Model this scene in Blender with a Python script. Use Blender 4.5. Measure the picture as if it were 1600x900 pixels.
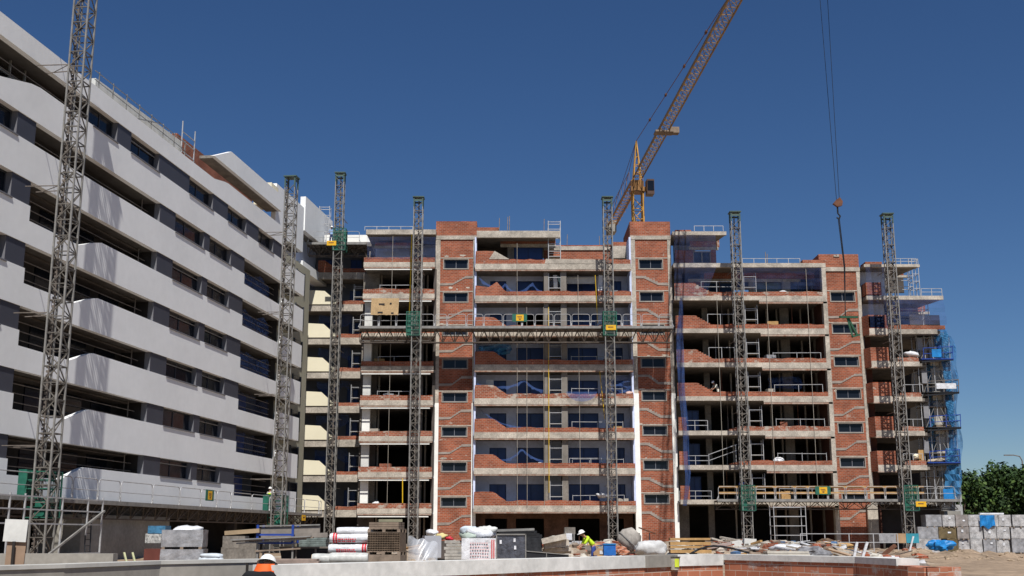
import bpy, math, random
from math import sin, cos, radians, pi, sqrt
from mathutils import Vector, Matrix, noise
random.seed(7)
for o in list(bpy.data.objects): bpy.data.objects.remove(o)
S = bpy.context.scene
# ---------------------------------------------------------------- camera, sky, sun, exposure
F = 1812.0; PITCH = radians(12.04); CP, SP = cos(PITCH), sin(PITCH)
cam_d = bpy.data.cameras.new("camera"); cam = bpy.data.objects.new("camera", cam_d)
S.collection.objects.link(cam); S.camera = cam
cam.location = (0, 0, 1.6); cam.rotation_euler = (pi/2 + PITCH, 0, 0)
cam_d.sensor_width = 36; cam_d.lens = 36*F/1600; cam_d.clip_start = .2; cam_d.clip_end = 6000
SUN_EL, SUN_AZ = radians(56), radians(9.2)          # azimuth measured from straight behind the camera to the right
world = bpy.data.worlds.new("World"); S.world = world; world.use_nodes = True
wn = world.node_tree; bg = wn.nodes['Background']
sky = wn.nodes.new('ShaderNodeTexSky'); sky.sky_type = 'NISHITA'; sky.sun_disc = False
sky.sun_elevation = SUN_EL; sky.sun_rotation = pi - SUN_AZ
sky.altitude = 600; sky.air_density = 1.0; sky.dust_density = 0.0; sky.ozone_density = 7.0
hs = wn.nodes.new('ShaderNodeHueSaturation'); hs.inputs['Saturation'].default_value = 1.12; hs.inputs['Hue'].default_value = .505
wn.links.new(sky.outputs[0], hs.inputs['Color']); wn.links.new(hs.outputs[0], bg.inputs[0]); bg.inputs[1].default_value = 0.056
sun_d = bpy.data.lights.new("sun", 'SUN'); sun = bpy.data.objects.new("sun", sun_d); S.collection.objects.link(sun)
sun_d.energy = 4.7; sun_d.angle = radians(.4); sun_d.color = (1, .965, .92)
sdir = Vector((cos(SUN_EL)*sin(SUN_AZ), -cos(SUN_EL)*cos(SUN_AZ), sin(SUN_EL)))
sun.rotation_euler = sdir.to_track_quat('Z', 'Y').to_euler(); sun.location = sdir*80
S.view_settings.view_transform = 'Standard'; S.view_settings.look = 'None'
S.view_settings.exposure = 0.22; S.view_settings.gamma = 1
S.render.engine = 'CYCLES'
S.cycles.max_bounces = 5; S.cycles.diffuse_bounces = 2; S.cycles.transparent_max_bounces = 10
# ---------------------------------------------------------------- helpers
COL = S.collection
def W(x, y, Y):
    """world point on the vertical plane at depth Y seen along a line of sight"""
    b = F*CP-(450-y)*SP; d = F*SP+(450-y)*CP; t = Y/b
    return Vector(((x-800)*t, Y, 1.6+d*t))
def WX(x, y, Y): return W(x, y, Y).x
def WZ(y, Y): return W(800, y, Y).z
LD = Vector((.1328, .9911, 0)); LO = Vector((-30.1, 0, 0))
def L(x, y, off=0):
    b = F*CP-(450-y)*SP; d = F*SP+(450-y)*CP; a = x-800
    t = (off+29.83)/(-a*.9911+b*.1328)
    return ((a*t+30.1)*.1328+b*t*.9911, 1.6+d*t)
def LW(s, y, z):
    """left-block local (along, inward, up) to world"""
    return Vector((LO.x+LD.x*s-LD.y*y, LD.y*s+LD.x*y, z))
LROT = math.atan2(LD.y, LD.x)
MATS = {}
def mat(name, col, rough=.8, n=.25, scale=1.5, col2=None, fine=.0, bump=0, metal=0, alpha=1, streak=0, spec=.3):
    if name in MATS: return MATS[name]
    m = bpy.data.materials.new(name); m.use_nodes = True; nt = m.node_tree; p = nt.nodes['Principled BSDF']
    p.inputs['Roughness'].default_value = rough; p.inputs['Metallic'].default_value = metal
    p.inputs['Specular IOR Level'].default_value = spec
    tc = nt.nodes.new('ShaderNodeTexCoord'); N = nt.nodes.new; K = nt.links.new
    mp = N('ShaderNodeMapping'); K(tc.outputs['Object'], mp.inputs[0])
    if streak: mp.inputs['Scale'].default_value = (1, 1, streak)
    nz = N('ShaderNodeTexNoise'); nz.inputs['Scale'].default_value = scale; nz.inputs['Detail'].default_value = 6
    nz.inputs['Roughness'].default_value = .65
    K(mp.outputs[0], nz.inputs[0])
    rp = N('ShaderNodeValToRGB'); K(nz.outputs[0], rp.inputs[0])
    c = Vector(col); d = Vector(col2) if col2 else c*(1-n)
    rp.color_ramp.elements[0].position = .32; rp.color_ramp.elements[1].position = .68
    rp.color_ramp.elements[0].color = (*d, 1); rp.color_ramp.elements[1].color = (*(c*(1+n*.35)), 1)
    out = rp.outputs[0]
    if fine:
        n2 = N('ShaderNodeTexNoise'); n2.inputs['Scale'].default_value = scale*9; n2.inputs['Detail'].default_value = 4
        K(tc.outputs['Object'], n2.inputs[0])
        mr = N('ShaderNodeMapRange'); K(n2.outputs[0], mr.inputs[0])
        mr.inputs[1].default_value = .3; mr.inputs[2].default_value = .7; mr.inputs[3].default_value = 1-fine; mr.inputs[4].default_value = 1+fine*.5
        mx = N('ShaderNodeMixRGB'); mx.blend_type = 'MULTIPLY'; mx.inputs[0].default_value = 1
        K(out, mx.inputs[1]); K(mr.outputs[0], mx.inputs[2]); out = mx.outputs[0]
    K(out, p.inputs['Base Color'])
    if bump:
        bp = N('ShaderNodeBump'); bp.inputs['Strength'].default_value = bump; bp.inputs['Distance'].default_value = .05
        K(nz.outputs[0], bp.inputs['Height']); K(bp.outputs[0], p.inputs['Normal'])
    if alpha < 1: p.inputs['Alpha'].default_value = alpha
    MATS[name] = m; return m
def brickmat(name, c1, c2, mortar, w=.3, h=.1, ms=.012, patch=(.42, .36, .3), pthr=.66):
    m = bpy.data.materials.new(name); m.use_nodes = True; nt = m.node_tree; p = nt.nodes['Principled BSDF']
    N = nt.nodes.new; K = nt.links.new; p.inputs['Roughness'].default_value = .9; p.inputs['Specular IOR Level'].default_value = .15
    tc = N('ShaderNodeTexCoord'); sx = N('ShaderNodeSeparateXYZ'); K(tc.outputs['Object'], sx.inputs[0])
    ad = N('ShaderNodeMath'); ad.operation = 'ADD'; K(sx.outputs[0], ad.inputs[0]); K(sx.outputs[1], ad.inputs[1])
    cb = N('ShaderNodeCombineXYZ'); K(ad.outputs[0], cb.inputs[0]); K(sx.outputs[2], cb.inputs[1])
    # slightly wavy courses, as laid by hand
    br = N('ShaderNodeTexBrick'); br.inputs['Scale'].default_value = 1
    br.inputs['Brick Width'].default_value = w; br.inputs['Row Height'].default_value = h
    br.inputs['Mortar Size'].default_value = ms; br.inputs['Mortar Smooth'].default_value = .3; br.inputs['Bias'].default_value = -.1
    br.inputs['Color1'].default_value = (*c1, 1); br.inputs['Color2'].default_value = (*c2, 1); br.inputs['Mortar'].default_value = (*mortar, 1)
    K(cb.outputs[0], br.inputs['Vector'])
    # batches of slightly different brick
    n1 = N('ShaderNodeTexNoise'); n1.inputs['Scale'].default_value = .8; n1.inputs['Detail'].default_value = 5; K(tc.outputs['Object'], n1.inputs[0])
    mr = N('ShaderNodeMapRange'); K(n1.outputs[0], mr.inputs[0]); mr.inputs[1].default_value = .3; mr.inputs[2].default_value = .7; mr.inputs[3].default_value = .68; mr.inputs[4].default_value = 1.15
    mx = N('ShaderNodeMixRGB'); mx.blend_type = 'MULTIPLY'; mx.inputs[0].default_value = 1; K(br.outputs[0], mx.inputs[1]); K(mr.outputs[0], mx.inputs[2])
    # cement smears
    n2 = N('ShaderNodeTexNoise'); n2.inputs['Scale'].default_value = 1.3; n2.inputs['Detail'].default_value = 8; n2.inputs['Roughness'].default_value = .7
    m2 = N('ShaderNodeMapping'); m2.inputs['Location'].default_value = (3, 7, 1); m2.inputs['Scale'].default_value = (1, 1, 1.6); K(tc.outputs['Object'], m2.inputs[0]); K(m2.outputs[0], n2.inputs[0])
    r2 = N('ShaderNodeMapRange'); K(n2.outputs[0], r2.inputs[0]); r2.inputs[1].default_value = pthr-.04; r2.inputs[2].default_value = pthr+.05
    m3 = N('ShaderNodeMixRGB'); K(r2.outputs[0], m3.inputs[0]); K(mx.outputs[0], m3.inputs[1]); m3.inputs[2].default_value = (*patch, 1)
    K(m3.outputs[0], p.inputs['Base Color'])
    bp = N('ShaderNodeBump'); bp.inputs['Strength'].default_value = .5; bp.inputs['Distance'].default_value = .01
    iv = N('ShaderNodeMath'); iv.operation = 'SUBTRACT'; iv.inputs[0].default_value = 1; K(br.outputs['Fac'], iv.inputs[1]); K(iv.outputs[0], bp.inputs['Height'])
    K(bp.outputs[0], p.inputs['Normal'])
    MATS[name] = m; return m
def netmat(name, col, cover=.5, sc=30):
    m = bpy.data.materials.new(name); m.use_nodes = True; nt = m.node_tree; p = nt.nodes['Principled BSDF']; N = nt.nodes.new; K = nt.links.new
    p.inputs['Roughness'].default_value = .8
    tc = N('ShaderNodeTexCoord'); nz = N('ShaderNodeTexNoise'); nz.inputs['Scale'].default_value = 1.2; nz.inputs['Detail'].default_value = 5; K(tc.outputs['Object'], nz.inputs[0])
    mr = N('ShaderNodeMapRange'); K(nz.outputs[0], mr.inputs[0]); mr.inputs[1].default_value = .3; mr.inputs[2].default_value = .7
    mr.inputs[3].default_value = cover*.55; mr.inputs[4].default_value = min(1, cover*1.45); K(mr.outputs[0], p.inputs['Alpha'])
    rp = N('ShaderNodeMixRGB'); rp.inputs[1].default_value = (*col, 1); rp.inputs[2].default_value = (*[c*.55 for c in col], 1); K(nz.outputs[0], rp.inputs[0]); K(rp.outputs[0], p.inputs['Base Color'])
    MATS[name] = m; return m
brick = brickmat('red_brick', (.36, .105, .052), (.22, .06, .032), (.34, .21, .155), w=.34, h=.14, ms=.018)
brick2 = brickmat('patched_brick', (.35, .10, .05), (.21, .058, .032), (.36, .24, .18), w=.34, h=.14, ms=.020, pthr=.57)
bigbrick = brickmat('hollow_brick', (.50, .20, .115), (.36, .125, .07), (.52, .40, .32), w=.36, h=.145, ms=.010, pthr=.60, patch=(.5, .45, .4))
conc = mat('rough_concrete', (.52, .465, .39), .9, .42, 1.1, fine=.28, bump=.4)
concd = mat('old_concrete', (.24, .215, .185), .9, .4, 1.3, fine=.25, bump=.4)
concp = mat('smooth_concrete', (.33, .31, .27), .85, .22, .7, fine=.14)
insul = mat('white_insulation', (.90, .89, .83), .8, .12, 1.6, fine=.05)
fasc = mat('stained_fascia', (.46, .38, .31), .9, 0, 3.0, col2=(.27, .13, .085), fine=.25, bump=.4)
white = mat('white_render', (.86, .87, .86), .75, .07, .22, fine=.03)
whited = mat('dirty_white', (.66, .66, .62), .8, .2, 2)
panel = mat('grey_cladding', (.060, .063, .080), .55, .10, .5)
reveal = mat('pale_reveal', (.17, .17, .185), .6, .1, 1)  # paler than the panels: sunlight on their sides is painted in; sills share it
beige = mat('beige_render', (.40, .38, .29), .85, .12, .5)
cream = mat('cream_render', (.80, .74, .55), .8, .06, .5)
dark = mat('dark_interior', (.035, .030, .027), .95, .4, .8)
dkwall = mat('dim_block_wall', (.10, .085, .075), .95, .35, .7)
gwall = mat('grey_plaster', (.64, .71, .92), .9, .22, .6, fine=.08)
glass = mat('dark_glass', (.010, .013, .020), .12, .3, .4, spec=.25)
blueglass = mat('blue_film_glass', (.022, .055, .21), .3, .35, .5, spec=.35)
frame = mat('window_frame', (.05, .055, .065), .5, .1, 2)
bframe = mat('blue_frame', (.02, .045, .14), .5, .1, 2)
gframe = mat('pale_frame', (.36, .32, .27), .6, .2, 2)
steel = mat('galvanised_steel', (.29, .28, .26), .5, .35, 2.5, metal=.25)
steeld = mat('weathered_steel', (.20, .17, .145), .6, .4, 2.5, metal=.25)
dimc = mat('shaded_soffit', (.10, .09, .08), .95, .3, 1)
trussm = mat('brown_truss', (.13, .105, .085), .7, .4, 2)
tube = mat('scaffold_tube', (.50, .50, .50), .5, .3, 2, metal=.3)
green = mat('green_paint', (.03, .14, .095), .5, .3, 3)
greenc = mat('green_cap', (.08, .13, .115), .5, .3, 3)
yellow = mat('yellow_board', (.75, .42, .02), .6, .2, 4)
latt = mat('lattice_steel', (.17, .155, .135), .55, .45, 2.5, metal=.2)
orange = mat('crane_orange', (.30, .15, .05), .5, .4, .8)
craney = mat('crane_yellow', (.58, .30, .05), .5, .3, .8)
wood = mat('new_timber', (.50, .30, .12), .8, .35, 3)
oldwood = mat('grey_timber', (.26, .20, .15), .9, .4, 3)
black = mat('black_plastic', (.02, .021, .024), .5, .3, 3)
film = mat('white_film', (.74, .75, .77), .35, .3, 3, spec=.5, bump=1.0, fine=.12)
greyfilm = mat('grey_wrap', (.33, .33, .34), .3, .45, 3, fine=.15, spec=.6, bump=.6)
redp = mat('red_print', (.55, .035, .05), .5, .1, 3)
rust = mat('rusty_steel', (.16, .07, .04), .8, .4, 4)
bluep = mat('blue_paint', (.02, .06, .30), .5, .25, 3)
tarp = mat('blue_tarp', (.02, .22, .55), .45, .35, 2, bump=.6)
netb = netmat('blue_net', (.05, .12, .36), .42)
netd = netmat('dense_blue_net', (.03, .20, .42), .85)
netp = netmat('pale_blue_net', (.06, .11, .30), .16)
rope = mat('pale_rope', (.42, .38, .32), .9, .2, 3)
yhose = mat('yellow_chute', (.75, .48, .02), .6, .2, 3)
soil = mat('dry_soil', (.34, .25, .17), 1, .35, .35, fine=.35, bump=.7)

class MB:
    def __init__(s): s.v = []; s.f = []; s.mi = []; s.cur = 0
    def add(s, vs, fs):
        b = len(s.v); s.v += [tuple(v) for v in vs]; s.f += [tuple(i+b for i in f) for f in fs]; s.mi += [s.cur]*len(fs); return s
    def box(s, x0, x1, y0, y1, z0, z1):
        return s.add([(x0, y0, z0), (x1, y0, z0), (x1, y1, z0), (x0, y1, z0), (x0, y0, z1), (x1, y0, z1), (x1, y1, z1), (x0, y1, z1)],
                     [(3, 2, 1, 0), (4, 5, 6, 7), (0, 1, 5, 4), (1, 2, 6, 5), (2, 3, 7, 6), (3, 0, 4, 7)])
    def obox(s, c, sx, sy, sz, rz=0, tilt=0):
        R = Matrix.Rotation(rz, 3, 'Z') @ Matrix.Rotation(tilt, 3, 'Y'); c = Vector(c)
        vs = [c + R @ Vector((a*sx/2, b*sy/2, d*sz/2)) for d in (-1, 1) for a, b in ((-1, -1), (1, -1), (1, 1), (-1, 1))]
        return s.add(vs, [(3, 2, 1, 0), (4, 5, 6, 7), (0, 1, 5, 4), (1, 2, 6, 5), (2, 3, 7, 6), (3, 0, 4, 7)])
    def bar(s, p, q, w, n=4, w2=None):
        p = Vector(p); q = Vector(q); d = q-p
        if d.length < 1e-5: return s
        a = d.orthogonal().normalized() if abs(d.normalized().z) < .99 else Vector((1, 0, 0))
        if n == 4 and abs(d.normalized().z) < .99:
            a = d.cross(Vector((0, 0, 1))).normalized()
        b = d.normalized().cross(a); w2 = w if w2 is None else w2
        vs = []
        for P, ww in ((p, w), (q, w2)):
            r = ww/2*(1.414 if n == 4 else 1)
            for k in range(n):
                t = 2*pi*(k+.5)/n; vs.append(P+a*(r*cos(t))+b*(r*sin(t)))
        fs = [(k, (k+1) % n, n+(k+1) % n, n+k) for k in range(n)]+[tuple(range(n))[::-1], tuple(range(n, 2*n))]
        return s.add(vs, fs)
    def path(s, pts, w, n=5):
        for a, b in zip(pts, pts[1:]): s.bar(a, b, w, n)
        return s
    def prism(s, pts, y0, y1):
        """polygon in the x-z plane pushed from y0 to y1"""
        n = len(pts); vs = [(x, y0, z) for x, z in pts]+[(x, y1, z) for x, z in pts]
        return s.add(vs, [tuple(range(n)), tuple(range(2*n-1, n-1, -1))]+[(i, n+i, n+(i+1) % n, (i+1) % n) for i in range(n)])
    def hprism(s, pts, z0, z1):
        n = len(pts); vs = [(x, y, z0) for x, y in pts]+[(x, y, z1) for x, y in pts]
        return s.add(vs, [tuple(range(n))[::-1], tuple(range(n, 2*n))]+[(i, (i+1) % n, n+(i+1) % n, n+i) for i in range(n)])
    def sheet(s, P, nu, nv):
        vs = [P(i/nu, j/nv) for j in range(nv+1) for i in range(nu+1)]
        return s.add(vs, [(j*(nu+1)+i, j*(nu+1)+i+1, (j+1)*(nu+1)+i+1, (j+1)*(nu+1)+i) for j in range(nv) for i in range(nu)])
    def blob(s, c, r, sq=(1, 1, 1), amp=.15, nu=14, nv=9, seed=0, p=1.0, freq=2.2):
        c = Vector(c)
        def sg(t): return math.copysign(abs(t)**p, t)
        def P(u, v):
            a = 2*pi*u; b = pi*(v-.5)
            if v in (0, 1): a = 0
            if u == 1: a = 0
            d = Vector((sg(cos(a))*sg(cos(b))*sq[0], sg(sin(a))*sg(cos(b))*sq[1], sg(sin(b))*sq[2]))
            k = 1+amp*noise.noise(d*freq+Vector((seed*7.1, seed*3.3, seed)))*2
            return c+d*r*k
        return s.sheet(P, nu, nv)
    def build(s, name, m, parent=None, smooth=False, origin=None):
        me = bpy.data.meshes.new(name)
        V = s.v
        if parent is None:
            if origin is None:
                xs = [v[0] for v in V]; ys = [v[1] for v in V]; zs = [v[2] for v in V]
                origin = ((min(xs)+max(xs))/2, (min(ys)+max(ys))/2, min(zs))
            V = [(v[0]-origin[0], v[1]-origin[1], v[2]-origin[2]) for v in V]
        me.from_pydata(V, [], s.f); me.update()
        o = bpy.data.objects.new(name, me); COL.objects.link(o)
        for k in (m if isinstance(m, (list, tuple)) else [m]): me.materials.append(k)
        if any(s.mi): me.polygons.foreach_set('material_index', s.mi)
        if smooth: me.polygons.foreach_set('use_smooth', [True]*len(me.polygons))
        if parent is None: o.location = origin
        else: o.parent = parent
        return o
def tag(o, label=None, cat=None, group=None, kind=None):
    if label: o['label'] = label
    if cat: o['category'] = cat
    if group: o['group'] = group
    if kind: o['kind'] = kind
    return o
def thing(name, label, cat, loc=(0, 0, 0), rz=0, group=None):
    o = bpy.data.objects.new(name, None); COL.objects.link(o); o.location = loc; o.rotation_euler = (0, 0, rz)
    o.empty_display_size = .3
    return tag(o, label, cat, group)
def dup(root, loc, rz=0, label=None, group=None, scale=None):
    r = root.copy(); COL.objects.link(r); r.location = loc; r.rotation_euler = (0, 0, rz)
    if scale: r.scale = scale
    if label: r['label'] = label
    if group: r['group'] = group
    for ch in list(root.children):
        c = ch.copy(); COL.objects.link(c); c.parent = r
        for g in list(ch.children):
            d = g.copy(); COL.objects.link(d); d.parent = c
    return r
def tagm(mb, name, m, label, cat, group=None, smooth=False, kind=None): return tag(mb.build(name, m, smooth=smooth), label, cat, group, kind)
ORD = ['lowest', 'second', 'third', 'fourth', 'fifth', 'sixth', 'seventh', 'eighth', 'ninth']
# ================================================================ ground
def gh(x, y):
    n = noise.noise(Vector((x*.12, y*.12, 0)))
    f = noise.noise(Vector((x*.7, y*.7, 4)))
    h = 0
    yard = max(0, min(1, (y-24)/6))*max(0, min(1, (30-x)/6))*max(0, min(1, (130-y)/10))
    h += yard*(.35+.08*f)
    m = math.exp(-((y-76)/9)**2)*max(0, min(1, (x-19)/8))
    h += m*(.42+.35*f+.35*n+.18*noise.noise(Vector((x*2.4, y*2.4, 1))))
    h += .04*f*(1 if y < 130 else 0)+.03*n
    h -= max(0, min(1, (22-y)/5))*.55*max(0, min(1, (16-x)/3))
    return h
def rh(x, y):
    e = max(0, min(1, (x+9)/2))*max(0, min(1, (19-x)/4))*max(0, min(1, (y-51.5)/1.5))*max(0, min(1, (70-y)/4))
    return gh(x, y)+e*(.32+.75*max(0, noise.noise(Vector((x*.33, y*.25, 9)))+.15)+.12*noise.noise(Vector((x*1.9, y*1.9, 2))))-(0 if e > 0 else .05)
def axis(segs):
    out = []
    for a, b, st in segs:
        k = max(1, int(round((b-a)/st))); out += [a+(b-a)*i/k for i in range(k)]
    return out+[segs[-1][1]]
gx = axis([(-1500, -200, 130), (-200, -50, 15), (-50, 18, 2.0), (18, 56, .55), (56, 120, 8), (120, 1500, 140)])
gy = axis([(-60, 0, 10), (0, 30, 1.5), (30, 60, 2), (60, 92, .5), (92, 140, 4), (140, 400, 26), (400, 4000, 360)])
g = MB(); nx = len(gx)
g.v = [(x, y, gh(x, y)) for y in gy for x in gx]
g.f = [(j*nx+i, j*nx+i+1, (j+1)*nx+i+1, (j+1)*nx+i) for j in range(len(gy)-1) for i in range(nx-1)]; g.mi = [0]*len(g.f)
tag(g.build('ground', soil, smooth=True, origin=(0, 0, 0)), kind='structure')

r_ = MB(); r_.sheet(lambda u, v: (-9.5+33*u, 51+20*v, rh(-9.5+33*u, 51+20*v)), 110, 60)
tag(r_.build('rubble_mound', mat('rubble', (.38, .30, .22), 1, .45, 1.2, fine=.4, bump=1), smooth=True), 'low uneven mound of pale building rubble behind the stacked materials', 'rubble', None, 'stuff')
# ================================================================ finished white block on the left
LB = thing('apartment_building', 'finished apartment block with white horizontal bands and dark grey panels, along the left side', 'building', (LO.x, LO.y, 0), LROT)
def lpart(mb, name, m, parent=LB): return mb.build(name, m, parent)
BB = [3.25, 6.10, 9.12, 12.10, 15.11, 18.14, 21.13, 24.08]     # undersides of white bands
BT = [5.02, 8.00, 10.96, 13.92, 16.95, 19.97, 22.92, 25.12]     # tops of white bands
S0, SE = 38.0, 95.7
for k in range(8):
    b, t = BB[k], BT[k]; pts = [(S0, b), (SE, b)]
    lo = .72
    if k < 7:
        up = [(SE, t), (90.6, t), (90.6, t-lo), (82.0, t-lo), (82.0, t)] if k < 6 else [(SE, t)]
        if k < 5: up += [(60.9, t), (60.2, t-.17), (58.6, t-lo+.03), (58.5, t-lo), (53.75, t-lo), (53.75, t)]
        if k == 6: up += [(53.7, t), (52.9, t-.1), (49.6, t-.95), (44, t-.95), (44, t)]
        up += [(S0, t)]
    else: up = [(SE, t+.42), (78.1, t+.42), (77.5, t+.36), (75.6, t), (S0, t)]
    if k == 7: pts = [(S0, b), (SE-5, b)]; up[0] = (SE-5, t+.42)
    lpart(MB().prism(pts+up, 0, .32), 'white_band', white)
    # coping strip
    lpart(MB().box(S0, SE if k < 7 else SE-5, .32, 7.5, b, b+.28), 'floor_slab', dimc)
# dark grey cladding, windows, loggia openings between the bands
for k in range(7):
    z0, z1 = BT[k], BB[k+1]
    P = []; Wn = []
    if k < 6:
        P = [(52.1, 53.7), (67.8, 70.0), (74.6, 75.5), (79.4, 82.0)]; Wn = [(47.5, 52.1), (70.0, 74.6), (75.5, 79.4)]
        op = [(53.7, 67.8), (82.0, 90.55)]; P += [(44, 47.5)]; op += [(38.2, 44)]
    else:
        def sx(x): return L(x, 73+.73*x)[0]
        P = [(sx(185), sx(206)), (sx(250), sx(297)), (sx(334), sx(357)), (sx(386), sx(405)), (sx(428), 90.5)]
        Wn = [(sx(147), sx(185)), (sx(206), sx(250)), (sx(297), sx(334)), (sx(357), sx(386)), (sx(405), sx(428))]
        op = [(38.2, sx(147))]
    for a, b in P:
        lpart(MB().box(a, b, .05, .42, z0, z1), 'grey_panel', panel)
        lpart(MB().box(b-.006, b+.006, .06, .41, z0+.01, z1-.01), 'reveal', reveal)
        lpart(MB().box(a-.008, a+.004, .06, .41, z0+.01, z1-.01), 'reveal', reveal)
    for a, b in Wn:
        w = lpart(MB().box(a, b, .40, .44, z0, z1), 'window', glass)
        fr = MB(); t_ = .07
        fr.box(a, b, .36, .40, z0, z0+t_).box(a, b, .36, .40, z1-t_, z1)
        for q in (a, (a*.55+b*.45), b-t_): fr.box(q, q+t_, .36, .40, z0+t_, z1-t_)
        fr.build('window_frame', frame, w)
        sl = MB().box(a-.05, b+.05, -.05, .4, z0-.06, z0+.012); sl.build('window_sill', reveal, w)
        if random.random() < .6:
            MB().box(a+.1, b-.1, .30, .33, z1-.30, z1-.24).build('safety_rail', steel, w)
        if random.random() < .5:
            q = random.uniform(a+.4, b-1.3); MB().box(q, q+random.uniform(.4, .9), .425, .44, z0+.1, z0+random.uniform(.6, 1)).build('inner_blind', mat('inside_board', (.12, .12, .13), .8, .3, 2), w)
    for i, (a, b) in enumerate(op):
        zl = z0-(.72 if k < 5 or i == 1 else 0)
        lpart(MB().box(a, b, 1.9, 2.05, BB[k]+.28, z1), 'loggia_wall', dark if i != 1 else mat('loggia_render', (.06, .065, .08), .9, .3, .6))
        d = MB(); q = a+.7
        while q < b-2: d.box(q, q+2.3, 1.84, 1.9, BB[k]+.3, z1-.15); q += 3.4
        lpart(d, 'glass_door', glass if i != 1 else blueglass)
        lpart(MB().box(a-.08, a, .55, 2.05, zl-.6, z1), 'loggia_side', dark)
        lpart(MB().box(b, b+.06, .43, 2.05, zl-.6, z1), 'loggia_side', dark)
        r = MB()
        for zz in (z0-.25, z0+.18, z0+.62):
            if zz < z1-.1: r.bar((a+.15, .75, zz), (b-.15, .75, zz), .055, 5)
        for q in ([a+.8, b-1.0] if i == 0 else [a+1.2]): r.bar((q, .75, BB[k]+.3), (q, .75, z1), .07, 5)
        lpart(r, 'temporary_railing', steeld)
        if i == 0 and k < 5:
            lpart(MB().box(a+.3, b-.5, .95, 1.8, z1-.12, z1-.04), 'scaffold_boards', dkwall)
# loggia nets in the right hand bay
for k in range(1, 6):
    n_ = MB(); zt = BB[k+1]-.1; zb = BT[k]-.6
    n_.sheet(lambda u, v, zt=zt, zb=zb, k=k: (82.6+7.6*u, .9+.15*sin(u*9+k), zb+(zt-zb-.35*abs(sin(u*7+k)))*v), 18, 4)
    lpart(n_, 'safety_net', netb if k > 2 else netp)
# body, roof and the beige recessed end
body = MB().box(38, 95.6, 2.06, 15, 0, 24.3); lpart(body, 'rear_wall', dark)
lpart(MB().box(38, SE-5, .33, 15, 24.36, 24.5), 'roof_deck', concd)
bw = MB().box(90.6, 100.8, 1.15, 1.5, 0, 24.5)
lpart(bw, 'beige_wall', beige)
for yy in (430, 517, 603, 687, 765):
    pass
for k in range(7):
    zc = BT[k]+.1
    s0 = 97.0; w = lpart(MB().box(s0, s0+2.0, 1.10, 1.16, zc-.9, zc+.75), 'window', glass)
    MB().box(s0-.1, s0, 1.02, 1.16, zc-.95, zc+.8).box(s0+2, s0+2.1, 1.02, 1.16, zc-.95, zc+.8).build('window_frame', frame, w)
# ground floor
lpart(MB().box(38, 95, .6, .9, 2.6, 3.25), 'ground_beam', dkwall)
a0, _ = L(96, 840); a1, _ = L(238, 840)
lpart(MB().box(a0, a1, -1.0, 1.5, 0, 2.62), 'concrete_wall', concp)
for q in (77, 84, 90): lpart(MB().box(q, q+.5, .6, 1.2, 0, 2.6), 'column', dkwall)
# penthouse of the left block
z0 = 24.5
def lp(x, y, off): return L(x, y, off)
pb = []
# bright parapet upstand set back from the facade
s1, zt = L(150, 122, .9); s2, _ = L(285, 222, .9)
z2_ = L(285, 222, .9)[1]
lpart(MB().prism([(s1, z0), (s2, z0), (s2, z2_), (s1, zt)], .9, 1.3), 'roof_upstand', whited)
fr = MB()
for i in range(8):
    q = s1+(s2-s1)*i/7; fr.bar((q, .7, 24.9), (q, .7, 26.6), .05)
fr.bar((s1-.5, .7, 26.5), (s2, .7, 26.5), .035).bar((s1-.5, .7, 26.0), (s2, .7, 26.0), .035); fr.bar((s1+3, .7, 25.2), (s1+8, .7, 26.5), .05)
lpart(fr, 'roof_railing', steel)
sa, za = L(277, 208, 3.5); sb, _ = L(440, 340, 3.5)
lpart(MB().box(sa, 92, 3.5, 3.9, z0, za), 'penthouse_wall', brick)
tm = MB()
for zz in (z0+.5, z0+.95, z0+1.4, z0+1.9): tm.bar((sa, 2.9, zz), (92, 2.9, zz), .09)
for i in range(12): tm.bar((sa+i*1.6, 2.9, z0), (sa+i*1.6, 2.9, z0+2.0), .06)
lpart(tm, 'penthouse_scaffold', oldwood)
sc, zc0 = L(335, 241, 1.0); sd, zd0 = L(362, 237, 1.0); se, ze0 = L(446, 333, 1.0)
fa = MB().prism([(sc, zc0-.1), (92.15, zc0-.1), (92.15, zd0), (sd, zd0)], 1.0, 1.3); lpart(fa, 'penthouse_fascia', white)
lpart(MB().box(sc+.5, 92.15, 1.3, 2.3, zc0-.08, zc0+.12), 'penthouse_ceiling', concd)
lpart(MB().box(90.5, 92.15, 1.35, 2.8, 27.7, 29.5), 'chimney', cream)
lpart(MB().box(92.2, 99.6, 1.52, 1.9, 25.9, 29.95), 'penthouse_end_wall', white)
lpart(MB().box(92.2, 99.6, 1.9, 5, 25.9, 26.1), 'penthouse_floor', concd)
lpart(MB().box(99.6, 108, 1.42, 1.9, 27.9, 31.0), 'penthouse_end_wall', white)
lpart(MB().box(99.6, 108, 1.9, 5, 27.9, 28.1), 'penthouse_floor', concd)
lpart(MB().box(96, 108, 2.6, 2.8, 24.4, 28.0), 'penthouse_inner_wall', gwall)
lpart(MB().box(99.7, 108, 1.5, 2.6, 24.4, 25.2), 'penthouse_low_wall', white)
# left-most brick and timber penthouse under the open beam
lpart(MB().box(40, 53.5, 3.2, 3.5, 21.5, 24.6), 'terrace_wall', brick)
tm = MB()
for i in range(5): tm.bar((49+i*1.3, 1.2, 21.6), (49+i*1.3, 1.2, 24.7), .09)
tm.bar((44, 1.2, 23.3), (55, 1.2, 23.3), .08).bar((44, 1.2, 24.2), (55, 1.2, 24.2), .08)
lpart(tm, 'terrace_scaffold', steel)

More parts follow.
